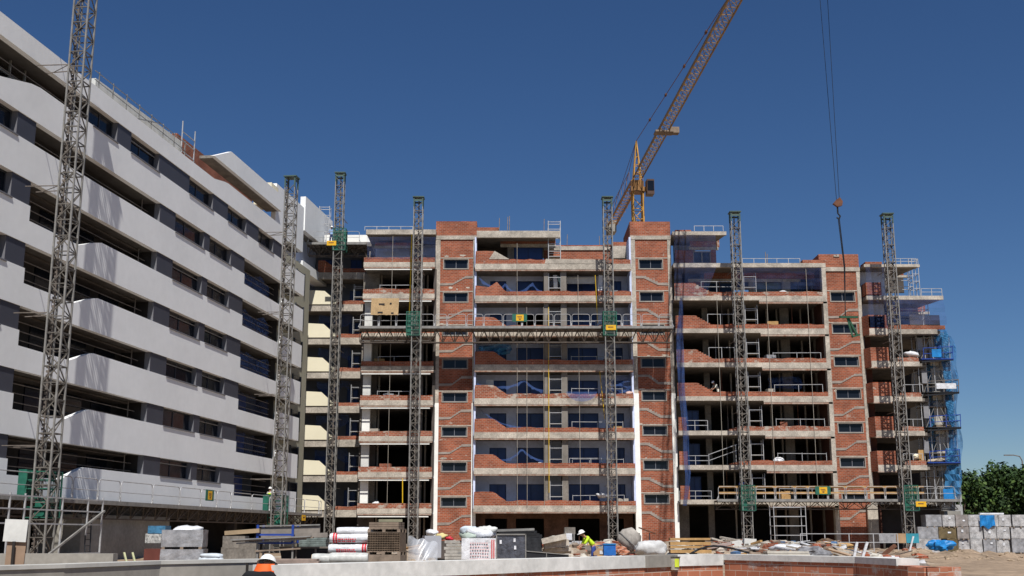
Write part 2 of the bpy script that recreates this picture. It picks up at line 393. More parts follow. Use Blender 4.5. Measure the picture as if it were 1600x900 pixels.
# ================================================================ unfinished brick and concrete block
YF, YT = 98.5, 99.6
MBd = thing('unfinished_building', 'unfinished eight storey block of red brick and raw concrete, straight ahead across the site', 'building', (12, 100, 0))
def mp(mb, name, m, parent=None):
    o = mb.build(name, m, MBd, smooth=False)
    o.location = (0, 0, 0)
    for v in o.data.vertices: v.co.x -= 12; v.co.y -= 100
    if parent is not None: o.parent = parent
    return o
def zf(ys, Y=YF): return [WZ(y, Y) for y in ys]
def slabs(ymid_bottoms, x0, x1, prof, depth=13, brickc=None, strip=False, yf=YF, hi=None, fh=.63):
    """balcony edge per storey: slab, fascia beam, brick parapet"""
    for i, zb in enumerate(zf(ymid_bottoms, yf)):
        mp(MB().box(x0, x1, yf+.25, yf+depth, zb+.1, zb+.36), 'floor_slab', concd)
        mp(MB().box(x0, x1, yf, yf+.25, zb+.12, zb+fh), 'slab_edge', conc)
        mp(MB().box(x0+.02, x1-.02, yf+.02, yf+.25, zb, zb+.12), 'slab_lip', fasc)
        pts = prof(i, zb)
        if pts: mp(MB().prism(pts, yf+.03, yf+.17), 'brick_parapet', brickc or (brick if random.random() < .6 else brick2))
        if strip: mp(MB().box(x0+.1, x1-.25, yf-.06, yf+.0, zb-.16, zb-.08), 'drip_strip', insul)
def ragged(xa, xb, z, st=.5, a=.05):
    n = max(2, int(abs(xb-xa)/st)); return [(xa+(xb-xa)*i/n, z+random.uniform(-a, a)) for i in range(n+1)]
# ---- centre bay
YC = [802, 743, 687, 634, 581, 527, 473, 423]
CX0, CX1 = WX(741, 600, YF), WX(990, 600, YF)
def profC(i, zb):
    a, b, t = zb+.63, zb+1.03, zb+1.76
    top = ragged(CX1-.02, CX0+2.75, b)
    if i == 6: hi = [(CX0+2.6, b+.05), (CX0+1.9, t+.1), (CX0+1.2, b+.35), (CX0+.05, b+.5)]
    else: hi = [(CX0+2.62, b+.08), (CX0+2.2, b+.34), (CX0+1.85, b+.62), (CX0+1.6, t), (CX0+.9, t+.03), (CX0+.05, t)]
    return [(CX0+.05, a), (CX1-.02, a)]+top+hi
slabs(YC, CX0, CX1, profC)
# cement patch on the top parapet
mp(MB().prism([(CX0+1.2, WZ(405, YF)), (CX0+3.0, WZ(405, YF)), (CX0+2.3, WZ(398, YF)), (CX0+1.7, WZ(392, YF))], YF+.0, YF+.03), 'cement_patch', conc)
mp(MB().prism([(WX(851, 410, YF), WZ(412, YF)), (WX(945, 410, YF), WZ(412, YF)), (WX(943, 410, YF), WZ(405.5, YF)), (WX(853, 410, YF), WZ(404.5, YF))], YF-.02, YF+.03), 'cement_patch', conc)
zC = zf(YC)+[WZ(371, YF)]
YW = 101.2
def window_at(x0, x1, z0, z1, y, gm=blueglass, fm=bframe, mull=1, fw=.09):
    w = mp(MB().box(x0, x1, y+.05, y+.08, z0, z1), 'window', gm)
    f = MB().box(x0, x1, y, y+.05, z1-fw, z1).box(x0, x1, y, y+.05, z0, z0+fw)
    for k in range(mull+2):
        q = x0+(x1-x0-fw)*k/(mull+1); f.box(q, q+fw, y, y+.05, z0+fw, z1-fw)
    o = mp(f, 'window_frame', fm, w)
    return w
for i in range(8):
    z0, z1 = zC[i]+.36, zC[i+1]+.1
    if i == 0: pass
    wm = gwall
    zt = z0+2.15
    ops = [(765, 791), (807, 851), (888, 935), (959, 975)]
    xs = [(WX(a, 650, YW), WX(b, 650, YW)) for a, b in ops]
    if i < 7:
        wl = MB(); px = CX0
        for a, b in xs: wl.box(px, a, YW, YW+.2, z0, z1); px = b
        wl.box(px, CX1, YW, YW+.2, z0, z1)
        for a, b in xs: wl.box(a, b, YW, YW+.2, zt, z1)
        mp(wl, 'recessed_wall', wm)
        for j, (a, b) in enumerate(xs):
            if i in (5,) and j == 1 or i == 1 and j == 1 and False: continue
            window_at(a, b, z0, zt, YW+.06, blueglass, bframe, 1)
        # pier pair beside the scaffold shaft
        for a, b in ((851, 858), (878, 887)):
            mp(MB().box(WX(a, 650, YF+.4), WX(b, 650, YF+.4), YF+.3, YW, z0, z1), 'pier', concd if i < 1 else mat('pier_concrete', (.22, .2, .175), .9, .3, 1))
    # side cheeks
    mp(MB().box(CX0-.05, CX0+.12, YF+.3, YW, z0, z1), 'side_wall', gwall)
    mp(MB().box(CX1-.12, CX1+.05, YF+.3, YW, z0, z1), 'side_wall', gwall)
# ground floor centre
gfw = MB(); z1 = zC[0]+.1; xs = [(WX(a, 820, YW), WX(b, 820, YW)) for a, b in ((758, 792), (806, 850), (888, 937), (950, 975))]
px = CX0
for a, b in xs: gfw.box(px, a, YW, YW+.2, 0, z1); px = b
gfw.box(px, CX1, YW, YW+.2, 0, z1)
for a, b in xs: gfw.box(a, b, YW, YW+.2, z1-.5, z1)
mp(gfw, 'ground_floor_wall', mat('brown_block_wall', (.14, .075, .05), .95, .5, 1.2, fine=.3))
# penthouse of the centre bay
zr0, zr1 = WZ(371, YF), WZ(360.5, YF)
mp(MB().box(WX(745, 365, YF), WX(875, 365, YF), YF, YF+.3, zr0, zr1), 'roof_edge', conc)
mp(MB().box(WX(745, 365, YF), WX(869, 365, YF), YF+.3, YF+9, zr0+.25, zr1-.02), 'roof_slab', concd)
yp = 100.9
mp(MB().box(WX(782, 380, yp), WX(868, 380, yp), yp, yp+.2, WZ(381, yp), WZ(368, yp)), 'penthouse_brick', brick)
mp(MB().box(WX(782, 380, yp), WX(868, 380, yp), yp-.02, yp+.2, WZ(386, yp), WZ(381, yp)), 'penthouse_lintel', conc)
mp(MB().box(WX(793, 390, yp), WX(803, 390, yp), yp, yp+.2, WZ(406, yp), WZ(386, yp)), 'penthouse_pier', concd)
mp(MB().box(CX0, WX(848, 390, yp), yp+2.4, yp+2.6, WZ(410, yp), WZ(366, yp)), 'penthouse_wall', dkwall)
window_at(WX(803, 395, yp), WX(848, 395, yp), WZ(406, yp), WZ(386, yp), yp+.2)
yq = 103.5
mp(MB().box(WX(850, 390, yq), WX(987, 390, yq), yq, yq+.25, WZ(408, yq), WZ(383, yq)), 'setback_wall', brick)
mp(MB().box(WX(850, 390, yq), WX(987, 390, yq), yq-.1, yq, WZ(391, yq), WZ(385, yq)), 'setback_beam', conc)
yq2 = 101
mp(MB().box(WX(957, 390, yq2), WX(981, 390, yq2), yq2, yq2+2.4, WZ(403, yq2), WZ(384, yq2)), 'setback_wall', conc)
mp(MB().box(WX(957, 390, yq2), WX(979, 390, yq2), yq2, yq2+2.4, WZ(384, yq2), WZ(378, yq2)), 'setback_wall', brick)
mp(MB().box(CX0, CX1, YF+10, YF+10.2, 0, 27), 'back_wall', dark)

# ---- bay left of the first stair tower
Y1 = [805, 748, 691.5, 635.5, 582, 530, 468.5, 419]
AX0, AX1 = WX(563, 600, YF), WX(677, 600, YF)
def profA(i, zb):
    a, b = zb+.55, zb+.98
    return [(AX0+.02, a), (AX1-.02, a)]+ragged(AX1-.02, AX0+.02, b, .6, .035)
slabs(Y1, AX0, AX1, profA, strip=True, fh=.55)
zA = zf(Y1)+[WZ(366, YF)]
for i in range(-1, 7):
    z0, z1 = (0, zA[0]+.1) if i < 0 else (zA[i]+.36, zA[i+1]+.1)
    yy = YF+3.2
    mp(MB().box(WX(648, 650, yy), WX(660, 650, yy), yy, yy+.3, z0, z1), 'pier', mat('pale_pier', (.30, .29, .29), .9, .25, 1))
    mp(MB().box(WX(560, 650, YF+1.5), WX(586, 650, YF+1.5), YF+2.5, YF+2.7, z0, z1), 'partition_wall', dkwall if i % 2 else concd)
    mp(MB().box(AX1-.15, AX1+.1, YF+.8, YF+12, z0, z1), 'partition_wall', dkwall)
    for a in (664, 590): mp(MB().box(WX(a, 650, yy), WX(a+2.5, 650, yy), yy, yy+.2, z0, z1), 'door_post', gframe)
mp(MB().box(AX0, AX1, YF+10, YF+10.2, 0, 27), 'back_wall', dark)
mp(MB().box(AX0-.1, AX0+.1, YF+4.5, YF+10, 0, 27), 'side_wall', concd)
mp(MB().box(WX(572, 360, YF), WX(681, 360, YF), YF, YF+.3, WZ(366, YF), WZ(358.5, YF)), 'roof_edge', conc)
mp(MB().box(WX(572, 360, YF), WX(681, 360, YF), YF+.3, YF+9, WZ(366, YF)+.1, WZ(359, YF)), 'roof_slab', concd)
ya = 101.2
mp(MB().box(WX(584, 380, ya), WX(660, 380, ya), ya, ya+.2, WZ(373, ya), WZ(364, ya)), 'penthouse_brick', brick)
mp(MB().box(WX(584, 380, ya), WX(655, 380, ya), ya-.03, ya+.2, WZ(388, ya), WZ(384, ya)), 'penthouse_lintel', conc)
mp(MB().box(WX(586, 380, ya), WX(655, 380, ya), ya, ya+.2, WZ(384, ya), WZ(379, ya)), 'penthouse_brick', brick)
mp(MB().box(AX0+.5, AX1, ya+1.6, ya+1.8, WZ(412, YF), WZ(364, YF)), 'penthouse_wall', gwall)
# ---- recessed bay next to the white block (cream ends)
YR = 103.6
Y0 = [808, 753, 698, 645, 591, 538, 486, 436]
RX0, RX1 = WX(480, 600, YR), WX(566, 600, YR)
for i, zb in enumerate(zf(Y0, YR)):
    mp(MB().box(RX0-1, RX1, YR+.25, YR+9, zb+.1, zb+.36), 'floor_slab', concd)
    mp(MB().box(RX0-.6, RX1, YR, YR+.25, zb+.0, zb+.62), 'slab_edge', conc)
    xa = WX(522, 650, YR)
    if i < 7:
        mp(MB().prism([(RX0-.6, zb+.62), (xa, zb+.62), (xa, zb+.8), (xa-1.2, zb+1.85), (RX0-.6, zb+1.95)], YR-.08, YR+.16), 'cream_parapet', cream)
        mp(MB().prism([(xa, zb+.62), (RX1, zb+.62)]+ragged(RX1, xa, zb+.95), YR+.02, YR+.16), 'brick_parapet', brick)
    else:
        mp(MB().prism([(RX0+.6, zb+.62), (RX1, zb+.62), (RX1, zb+1.0), (xa-.2, zb+1.0), (xa-1.3, zb+1.75), (RX0+.6, zb+1.75)], YR+.02, YR+.16), 'brick_parapet', brick)
    z1 = zf(Y0, YR)[i+1]+.1 if i < 7 else zb+3.1
    mp(MB().box(RX0-1, RX1, YR+2.6, YR+2.8, zb+.36, z1), 'recessed_wall', mat('slate_wall', (.13, .14, .165), .9, .25, .6))
    window_at(WX(541, 650, YR+2.5), WX(559, 650, YR+2.5), zb+.36, zb+2.4, YR+2.5)
    if i % 2: window_at(WX(495, 650, YR+2.5), WX(513, 650, YR+2.5), zb+.36, zb+2.4, YR+2.5)
mp(MB().box(RX0-1, RX1, YR+3.1, YR+3.3, 0, 4), 'recessed_wall', dark)
mp(MB().box(RX0-1, RX1+.5, YR, YR+6, zf(Y0, YR)[7]+3.1, zf(Y0, YR)[7]+3.5), 'roof_slab', concd)
mp(MB().box(RX0+1, RX1+.4, YR+.5, YR+.8, zf(Y0, YR)[7]+3.5, zf(Y0, YR)[7]+4.3), 'roof_upstand', insul)
# ---- bay right of the second stair tower
Y2 = [792, 738, 684, 630, 577.5, 524, 473]
BX0, BX1 = WX(1058, 600, YF), WX(1300, 600, YF)
XS = WX(1192, 600, YF)
zB = zf(Y2)+[WZ(417, YF)]
for i, zb in enumerate(zB[:7]):
    dz = .12
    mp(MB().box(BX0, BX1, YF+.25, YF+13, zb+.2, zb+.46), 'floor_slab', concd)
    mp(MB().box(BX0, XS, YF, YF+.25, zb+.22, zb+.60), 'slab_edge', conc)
    mp(MB().box(XS, BX1, YF, YF+.25, zb+.1, zb+.60), 'slab_edge', conc)
    mp(MB().box(XS+.02, BX1-.02, YF+.02, YF+.25, zb-.06, zb+.1), 'slab_lip', fasc)
    a, b, t = zb+.6, zb+.98, zb+1.75
    if i >= 3:
        st = []; x = BX0+3.0
        for j in range(6): st += [(x, b+.0+j*.12), (x, b+(j+1)*.12)]; x -= .22
        pts = [(BX0+.02, a), (BX1-.02, a)]+ragged(BX1-.02, BX0+3.3, b)+st+[(x, t), (BX0+.02, t)]
    elif i in (1, 2):
        pts = [(BX0+4.2, a), (BX1-.02, a)]+ragged(BX1-.02, BX0+5.4, b)+[(BX0+4.9, b-.1), (BX0+4.2, a+.1)]
        mp(MB().box(BX0+.02, BX0+.7, YF+.03, YF+.17, a, t), 'brick_parapet', brick)
    else: pts = None; mp(MB().box(BX0+.02, BX0+.8, YF+.03, YF+.17, a, t), 'brick_parapet', brick)
    if pts: mp(MB().prism(pts, YF+.03, YF+.17), 'brick_parapet', brick if i % 2 else brick2)
yb = YF+3.4
for i in range(-1, 7):
    z0, z1 = (0, zB[0]+.2) if i < 0 else (zB[i]+.46, zB[i+1]+.2)
    for a, b in ((1102, 1111), (1226, 1240)):
        mp(MB().box(WX(a, 650, yb), WX(b, 650, yb), yb, yb+.4, z0, z1), 'column', concd)
    mp(MB().box(BX1-.35, BX1+.02, YF+.02, YF+.6, z0-.0, z1), 'column', conc)
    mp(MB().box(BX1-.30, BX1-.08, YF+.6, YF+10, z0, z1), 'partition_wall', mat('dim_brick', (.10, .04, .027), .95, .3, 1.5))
    mp(MB().box(WX(1278, 650, yb), WX(1284, 650, yb), yb, yb+.3, z0, z1), 'column', concd)
    mp(MB().box(BX0, WX(1072, 650, yb), yb, yb+.2, z0, z1), 'partition_wall', concd)
    for a in (1145, 1206, 1222, 1260): mp(MB().box(WX(a, 650, yb), WX(a+2.2, 650, yb), yb+.5, yb+.7, z0, z1), 'door_post', gframe)
    if 0 <= i <= 2:
        window_at(WX(1072, 650, yb), WX(1092, 650, yb), z0, z0+2.2, yb, blueglass, bframe, 1)
mp(MB().box(BX0, BX1, YF+10, YF+10.2, 0, 24.3), 'back_wall', dark)
window_at(WX(1243, 650, YF+8), WX(1268, 650, YF+8), zB[2]+.46, zB[2]+2.1, YF+8, mat('painted_sky_pane', (.05, .13, .30), .4, .1, 1), bframe, 1)  # sky seen in this pane is painted into its pale blue
# penthouse of that bay
mp(MB().box(WX(1052, 414, YF), WX(1290, 414, YF), YF, YF+.3, WZ(417.5, YF), WZ(411, YF)), 'roof_edge', conc)
mp(MB().box(WX(1052, 414, YF), WX(1290, 414, YF), YF+.3, YF+10, WZ(416, YF), WZ(411.3, YF)), 'roof_slab', concd)
yb2 = YF+2.6
mp(MB().box(WX(1100, 430, yb2), WX(1282, 430, yb2), yb2, yb2+.2, WZ(436, yb2), WZ(417, yb2)), 'penthouse_brick', brick)
mp(MB().box(WX(1075, 430, yb2), WX(1250, 430, yb2), yb2-.05, yb2+.2, WZ(440.5, yb2), WZ(436, yb2)), 'penthouse_lintel', conc)
mp(MB().box(WX(1075, 450, yb2), WX(1100, 450, yb2), yb2, yb2+.2, WZ(468, yb2), WZ(440, yb2)), 'penthouse_brick', brick)
for a, b in ((1170, 1178), (1222, 1235)): mp(MB().box(WX(a, 450, yb2), WX(b, 450, yb2), yb2, yb2+.2, WZ(468, yb2), WZ(440, yb2)), 'penthouse_pier', concp)
for a, b in ((1100, 1145), (1235, 1262)): window_at(WX(a, 450, yb2), WX(b, 450, yb2), WZ(462, yb2), WZ(441, yb2), yb2+.2, glass, frame)
mp(MB().box(WX(1178, 450, yb2), WX(1222, 450, yb2), yb2+.3, yb2+.35, WZ(462, yb2), WZ(441, yb2)), 'window', mat('pale_glass', (.12, .16, .17), .3, .3, .6))
# upper penthouse box next to the second tower
mp(MB().box(WX(1051, 364, YF), WX(1135, 364, YF), YF, YF+.3, WZ(367, YF), WZ(361.5, YF)), 'roof_edge', conc)
mp(MB().hprism([(WX(1051, 364, YF), YF+.3), (WX(1134, 364, YF), YF+.3), (WX(1122, 364, YF), YF+4), (WX(1051, 364, YF), YF+4)], WZ(366.6, YF), WZ(361.8, YF)), 'roof_slab', concd)
yb3 = YF+2.4
mp(MB().box(WX(1078, 380, yb3), WX(1124, 380, yb3), yb3, yb3+.2, WZ(386, yb3), WZ(366, yb3)), 'penthouse_brick', brick2)
mp(MB().box(WX(1076, 380, yb3), WX(1122, 380, yb3), yb3-.06, yb3+.2, WZ(390.5, yb3), WZ(386, yb3)), 'penthouse_lintel', conc)
mp(MB().box(WX(1055, 400, yb3), WX(1083, 400, yb3), yb3, yb3+.2, WZ(414, yb3), WZ(391, yb3)), 'penthouse_brick', brick)
mp(MB().box(WX(1111, 400, yb3), WX(1119, 400, yb3), yb3, yb3+.2, WZ(414, yb3), WZ(391, yb3)), 'penthouse_brick', brick)
window_at(WX(1083, 400, yb3), WX(1111, 400, yb3), WZ(412, yb3), WZ(392, yb3), yb3+.1, glass, gframe)
mp(MB().box(WX(1055, 360, YF+.5), WX(1080, 360, YF+.5), YF+.5, YF+2, WZ(361.3, YF), WZ(357, YF)), 'roof_upstand', brick)
mp(MB().box(WX(1254, 408, YF+.5), WX(1289, 408, YF+.5), YF+.5, YF+2, WZ(411, YF), WZ(404, YF)), 'roof_upstand', brick)
# ---- stair towers
def tower(xl, xr, yref, tops, wins, right_up, wx, brick_top, whitez, flip=0, cw=.42):
    """xl,xr outer edges; columns either side, brick between, window per storey"""
    X0, X1 = WX(xl, yref, YT), WX(xr, yref, YT); zt = WZ(tops, YT)
    cols = []
    for a, b in ((X0, X0+cw), (X1-cw*.75, X1)):
        if whitez: mp(MB().box(a-.03, b+.03, YT-.12, YT+.6, .3, whitez), 'insulated_column', insul)
        mp(MB().box(a, b, YT-.06, YT+.6, (whitez or 0)+.002, zt), 'column', conc)
    mp(MB().box(X0-.02, X1+.02, YT-.09, YT+.5, zt, zt+.36), 'tower_beam', conc)
    a, b = X0+cw, X1-cw*.75
    # brick wall built around its window openings
    wl = MB(); z = 0; wxa, wxb = a+(b-a)*wx[0], a+(b-a)*wx[1]
    zs = sorted([(WZ(y+15, YT), WZ(y, YT)) for y in wins])
    for (q0, q1) in zs:
        wl.box(a, b, YT, YT+.3, z, q0); wl.box(a, wxa, YT, YT+.3, q0, q1); wl.box(wxb, b, YT, YT+.3, q0, q1); z = q1
    wl.box(a, b, YT, YT+.3, z, zt); mp(wl, 'tower_wall', brick)
    for (q0, q1) in zs:
        w = window_at(wxa+.08, wxb-.08, q0+.04, q1-.04, YT+.14, glass, mat('light_mullion', (.22, .23, .26), .5), 1, .04)
        r = MB().box(wxa-.03, wxb+.03, YT-.04, YT+.1, q0-.05, q0+.03).box(wxa-.03, wxb+.03, YT-.03, YT+.1, q1-.03, q1+.02)
        r.box(wxa-.03, wxa+.04, YT-.03, YT+.1, q0+.03, q1-.03).box(wxb-.04, wxb+.03, YT-.03, YT+.1, q0+.03, q1-.03)
        mp(r, 'window_surround', gframe, w)
        # thin slab line at head level and the rising stair flight below the sill
        mp(MB().box(a, b, YT-.03, YT, q1+.06, q1+.14), 'slab_line', conc)
        zq = q0-.55; W_ = b-a
        ja, jb_ = random.uniform(-.05, .05), random.uniform(-.05, .05)
        st = [(0, -.30), (.34+ja, -.28), (.70+jb_, .34), (1, .36)] if right_up else [(0, .36), (.27+ja, .36), (.64+jb_, -.26), (1, -.30)]
        lo = [(a+W_*u, zq+v-.38) for u, v in st]; up = []
        for (u0, v0), (u1, v1) in zip(st, st[1:]):
            n = 1 if abs(v1-v0) < .1 else 5
            for j in range(n):
                up += [(a+W_*(u0+(u1-u0)*j/n), zq+v0+(v1-v0)*j/n-.18+.0), (a+W_*(u0+(u1-u0)*(j+.9)/n), zq+v0+(v1-v0)*j/n-.18+.02)]
        up.append((a+W_, zq+st[-1][1]-.18))
        zshift = -.28
        mp(MB().prism([(x, z_+zshift) for x, z_ in lo]+[(x, z_+zshift) for x, z_ in reversed(up)], YT-.035, YT+.0), 'stair_flight_edge', mat('stair_concrete', (.34, .29, .25), .9, .3, 2, fine=.2))
    # brick head house
    zb = WZ(brick_top, YT)
    mp(MB().box(X0, X1, YT+.05, YT+6, zt+.36, zb), 'head_house', brick)
    mp(MB().box(X0, X1, YT+.3, YT+9, 0, zt-.01), 'tower_core', dark)
    return X0, X1, zt, zb
T1 = tower(680, 744.5, 450, 374.5, [405, 457, 509, 561, 613, 667, 722, 777], True, (.1, .86), 345.5, WZ(630, YT))
T2 = tower(985.5, 1049, 420, 374.5, [405, 456, 507, 559, 611, 665, 719, 772], False, (.1, .85), 346, WZ(615, YT))
T3 = tower(1282, 1344.5, 450, 424, [456, 506, 557, 608, 661, 715, 769], True, (.14, .92), 397, None)
mp(MB().box(T1[1], WX(780, 355, YT+.5), YT+.5, YT+6, T1[2]+.4, WZ(353, YT)), 'head_house', brick)
# ---- right-most bay with boxed brick balconies
Y3b = [738, 684, 630, 575, 524]
EX0 = WX(1358, 650, YF); 
for i, zb in enumerate(zf([792]+Y3b)):
    x0 = WX(1368-10*(1-(zb-8)/14)*0, 650, YF)
    xe = WX(1478, 650, YF) if i == 5 else WX(1446, 650, YF)
    bx0, bx1 = WX(1364, 600, YF), WX(1392, 600, YF)
    if i > 0:
        mp(MB().box(bx0, bx1, YF, YF+1.4, zb+.1, zb+.62), 'slab_edge', conc)
        mp(MB().box(bx0-.05, bx1, YF-.02, YF+.1, zb, zb+.1), 'slab_lip', fasc)
        mp(MB().box(bx0, bx1, YF+.02, YF+1.4, zb+.62, zb+1.8), 'brick_parapet', brick)
        mp(MB().hprism([(bx0, YF+.02), (bx0-.02, YF+.02), (bx0-.55, YF+1.9), (bx0-.5, YF+1.9)], zb+.1, zb+1.8), 'balcony_side', brick)
    mp(MB().box(bx1, xe, YF+.45, YF+.7, zb+.22, zb+.62), 'slab_edge', conc)
    mp(MB().box(bx0-.4, xe+.9, YF+1.4, YF+10, zb+.25, zb+.5), 'floor_slab', concd)
    mp(MB().box(bx1, xe+.3, YF+.7, YF+1.5, zb+.25, zb+.5), 'floor_slab', concd)
    if i > 0:
        mp(MB().prism([(bx1+.9, zb+.62), (xe-.05, zb+.62)]+ragged(xe-.05, bx1+.9, zb+.98), YF+.48, YF+.62), 'brick_parapet', brick2)
zE = [0]+zf([792]+Y3b)
for i in range(6):
    z0, z1 = (zE[i]+.5 if i else 0), zE[i+1]+.25
    mp(MB().box(WX(1460, 650, 100.5), WX(1474, 650, 100.5), 100.5, 100.9, z0, z1), 'column', mat('pale_column', (.5, .47, .41), .9, .25, 1))
    mp(MB().box(WX(1440, 650, 102), WX(1444, 650, 102), 102, 102.3, z0, z1), 'column', concd)
    mp(MB().box(WX(1476, 650, 101), WX(1494, 650, 101), 101.2, 101.4, z0, z1), 'insulated_wall', mat('grey_insulation', (.42, .42, .41), .85, .3, .8))
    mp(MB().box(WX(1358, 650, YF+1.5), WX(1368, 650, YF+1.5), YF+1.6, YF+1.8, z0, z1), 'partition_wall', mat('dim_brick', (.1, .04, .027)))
mp(MB().box(WX(1350, 650, 108), WX(1480, 650, 108), 108, 108.2, 0, 22), 'back_wall', dark)
mp(MB().box(WX(1357, 820, YF+.7), WX(1373, 820, YF+.7), YF+.7, YF+1, 0, zE[1]+.2), 'ground_floor_wall', conc)
mp(MB().box(WX(1373, 820, YF+3), WX(1470, 820, YF+3), YF+3, YF+3.2, 0, zE[1]+.2), 'ground_floor_wall', dkwall)
mp(MB().box(WX(1476, 810, 99), WX(1502, 810, 99), 99, 99.6, 0, 3.6), 'block_pier', concp)
# terraces at the top right
mp(MB().box(WX(1350, 415, YF), WX(1437, 415, YF), YF, YF+.3, WZ(417, YF), WZ(412.8, YF)), 'roof_edge', conc)
mp(MB().hprism([(WX(1350, 415, YF), YF+.3), (WX(1436, 415, YF), YF+.3), (WX(1420, 415, YF), YF+5), (WX(1350, 415, YF), YF+5)], WZ(416.5, YF), WZ(413, YF)), 'roof_slab', concd)
mp(MB().box(WX(1352, 410, YF+.5), WX(1378, 410, YF+.5), YF+.5, YF+2, WZ(413, YF), WZ(407, YF)), 'roof_upstand', brick)
mp(MB().box(WX(1354, 465, YF), WX(1474, 465, YF), YF, YF+.3, WZ(468, YF), WZ(462, YF)), 'roof_edge', conc)
mp(MB().hprism([(WX(1354, 465, YF), YF+.3), (WX(1473, 465, YF), YF+.3), (WX(1450, 465, YF), YF+6), (WX(1354, 465, YF), YF+6)], WZ(467.5, YF), WZ(462.3, YF)), 'roof_slab', concd)
for (ya_, yb_, xa_, xb_) in ((460, 441, 1354, 1378), (512, 494, 1358, 1382)):
    mp(MB().box(WX(xa_, ya_, YF), WX(xb_, ya_, YF), YF+.02, YF+1.4, WZ(ya_, YF), WZ(yb_, YF)), 'brick_parapet', brick)
mp(MB().box(WX(1382, 512, YF), WX(1480, 512, YF), YF+.47, YF+.6, WZ(513, YF), WZ(507, YF)), 'brick_parapet', brick)
yk = 102.5
for (ya_, yb_, xa_, xb_) in ((430, 420, 1376, 1412), (487, 474, 1390, 1446)):
    mp(MB().box(WX(xa_, ya_, yk), WX(xb_, ya_, yk), yk, yk+.2, WZ(ya_, yk), WZ(yb_, yk)), 'penthouse_brick', brick)
    mp(MB().box(WX(xa_-10, ya_, yk), WX(xb_+8, ya_, yk), yk+1.5, yk+1.7, WZ(ya_+22, yk), WZ(yb_-2, yk)), 'penthouse_wall', dkwall)
    mp(MB().box(WX(xa_, ya_, yk), WX(xb_+6, ya_, yk), yk-.05, yk+.2, WZ(ya_+4, yk), WZ(ya_, yk)), 'penthouse_lintel', conc)

for (ya_, yb_) in ((462, 418), (512, 468)):
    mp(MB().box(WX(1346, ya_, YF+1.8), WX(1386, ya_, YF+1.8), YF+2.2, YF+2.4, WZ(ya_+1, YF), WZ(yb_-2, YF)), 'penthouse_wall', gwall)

rv = random.Random(21)
for (a, b) in ((T1[0]+.5, T1[1]-.5), (T2[0]+.5, T2[1]-.5), (T3[0]+.5, T3[1]-.5)):
    for i in range(9):
        cx_, cz_ = rv.uniform(a, b), WZ(405+52.8*rv.randint(0, 7)+rv.uniform(-9, -4), YT); n = rv.randint(6, 10); w_, h_ = rv.uniform(.08, .4), rv.uniform(.04, .12)
        mp(MB().prism([(cx_+w_*cos(2*pi*k/n)*rv.uniform(.5, 1.2), cz_+h_*sin(2*pi*k/n)*rv.uniform(.5, 1.2)) for k in range(n)], YT-.012, YT+.0), 'cement_patch', conc)
for i in range(7):
    # hanging remnants of formwork and odd grey boards behind the parapets
    if rv.random() < .7:
        q = CX0+rv.uniform(.3, 1.2); mp(MB().box(q, q+rv.uniform(.3, .7), YF+1.2, YF+1.26, zC[i]+.4, zC[i]+rv.uniform(1.6, 2.4)), 'leaning_board', [whited, wood, greyfilm if 0 else concp][i % 3])

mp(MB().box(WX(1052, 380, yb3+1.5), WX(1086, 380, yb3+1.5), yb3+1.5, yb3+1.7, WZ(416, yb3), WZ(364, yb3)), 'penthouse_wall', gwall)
# ================================================================ lattice masts of the climbing platforms
def mast(label, loc, rz, z0, z1, s=.74, cap=True):
    t = thing('lattice_mast', label, 'mast', (loc[0], loc[1], z0), rz, 'lattice masts of the climbing work platforms')
    h = z1-z0; m = MB(); r = s/2; P = [(-r, -r), (r, -r), (r, r), (-r, r)]
    for x, y in P: m.bar((x, y, 0), (x, y, h), .075)
    m.build('corner_tube', steel, t)
    m = MB(); st = .755; n = int(h/st)
    for i in range(n):
        a = i*st
        for k in range(4):
            p, q = P[k], P[(k+1) % 4]
            m.bar((*p, a), (*q, a), .05)
            if (i+k) % 2: p, q = q, p
            m.bar((*p, a), (*q, a+st), .045)
        if i % 2 == 0: m.bar((-r, -r, a), (r, r, a), .04)
    m.build('lattice', latt, t)
    m = MB()
    for k in range(int(h*5)): m.box(-.06, .06, r-.05, r+.03, k*.2, k*.2+.1)
    m.box(-.04, .04, r-.09, r-.05, 0, h); m.build('toothed_rack', steeld, t)
    # ties back to the facade every second storey
    z = 5.5
    while z < h-2:
        m = MB(); m.bar((-r, r, z), (-r-.1, r+1.6, z), .04).bar((r, r, z), (r+.1, r+1.6, z), .04).bar((-r, r, z), (r+.05, r+1.2, z), .03)
        m.build('wall_tie', steeld, t); z += 6
    if cap:
        m = MB().box(-r-.12, r+.12, -r-.12, r+.12, h, h+.08)
        for x, y in P: m.bar((x, y, h-.8), (x, y, h+.02), .1)
        m.box(-r-.05, r+.05, -r-.05, -r, h-.35, h-.2).box(-r-.05, r+.05, r, r+.05, h-.35, h-.2)
        m.build('mast_cap', greenc, t)
    return t
MO = -2.45
def LM(x, y, off=MO):
    s, z = L(x, y, off); return s
m1 = LW(LM(101, 400), MO, 0); m2 = LW(LM(447, 500), MO, 0)
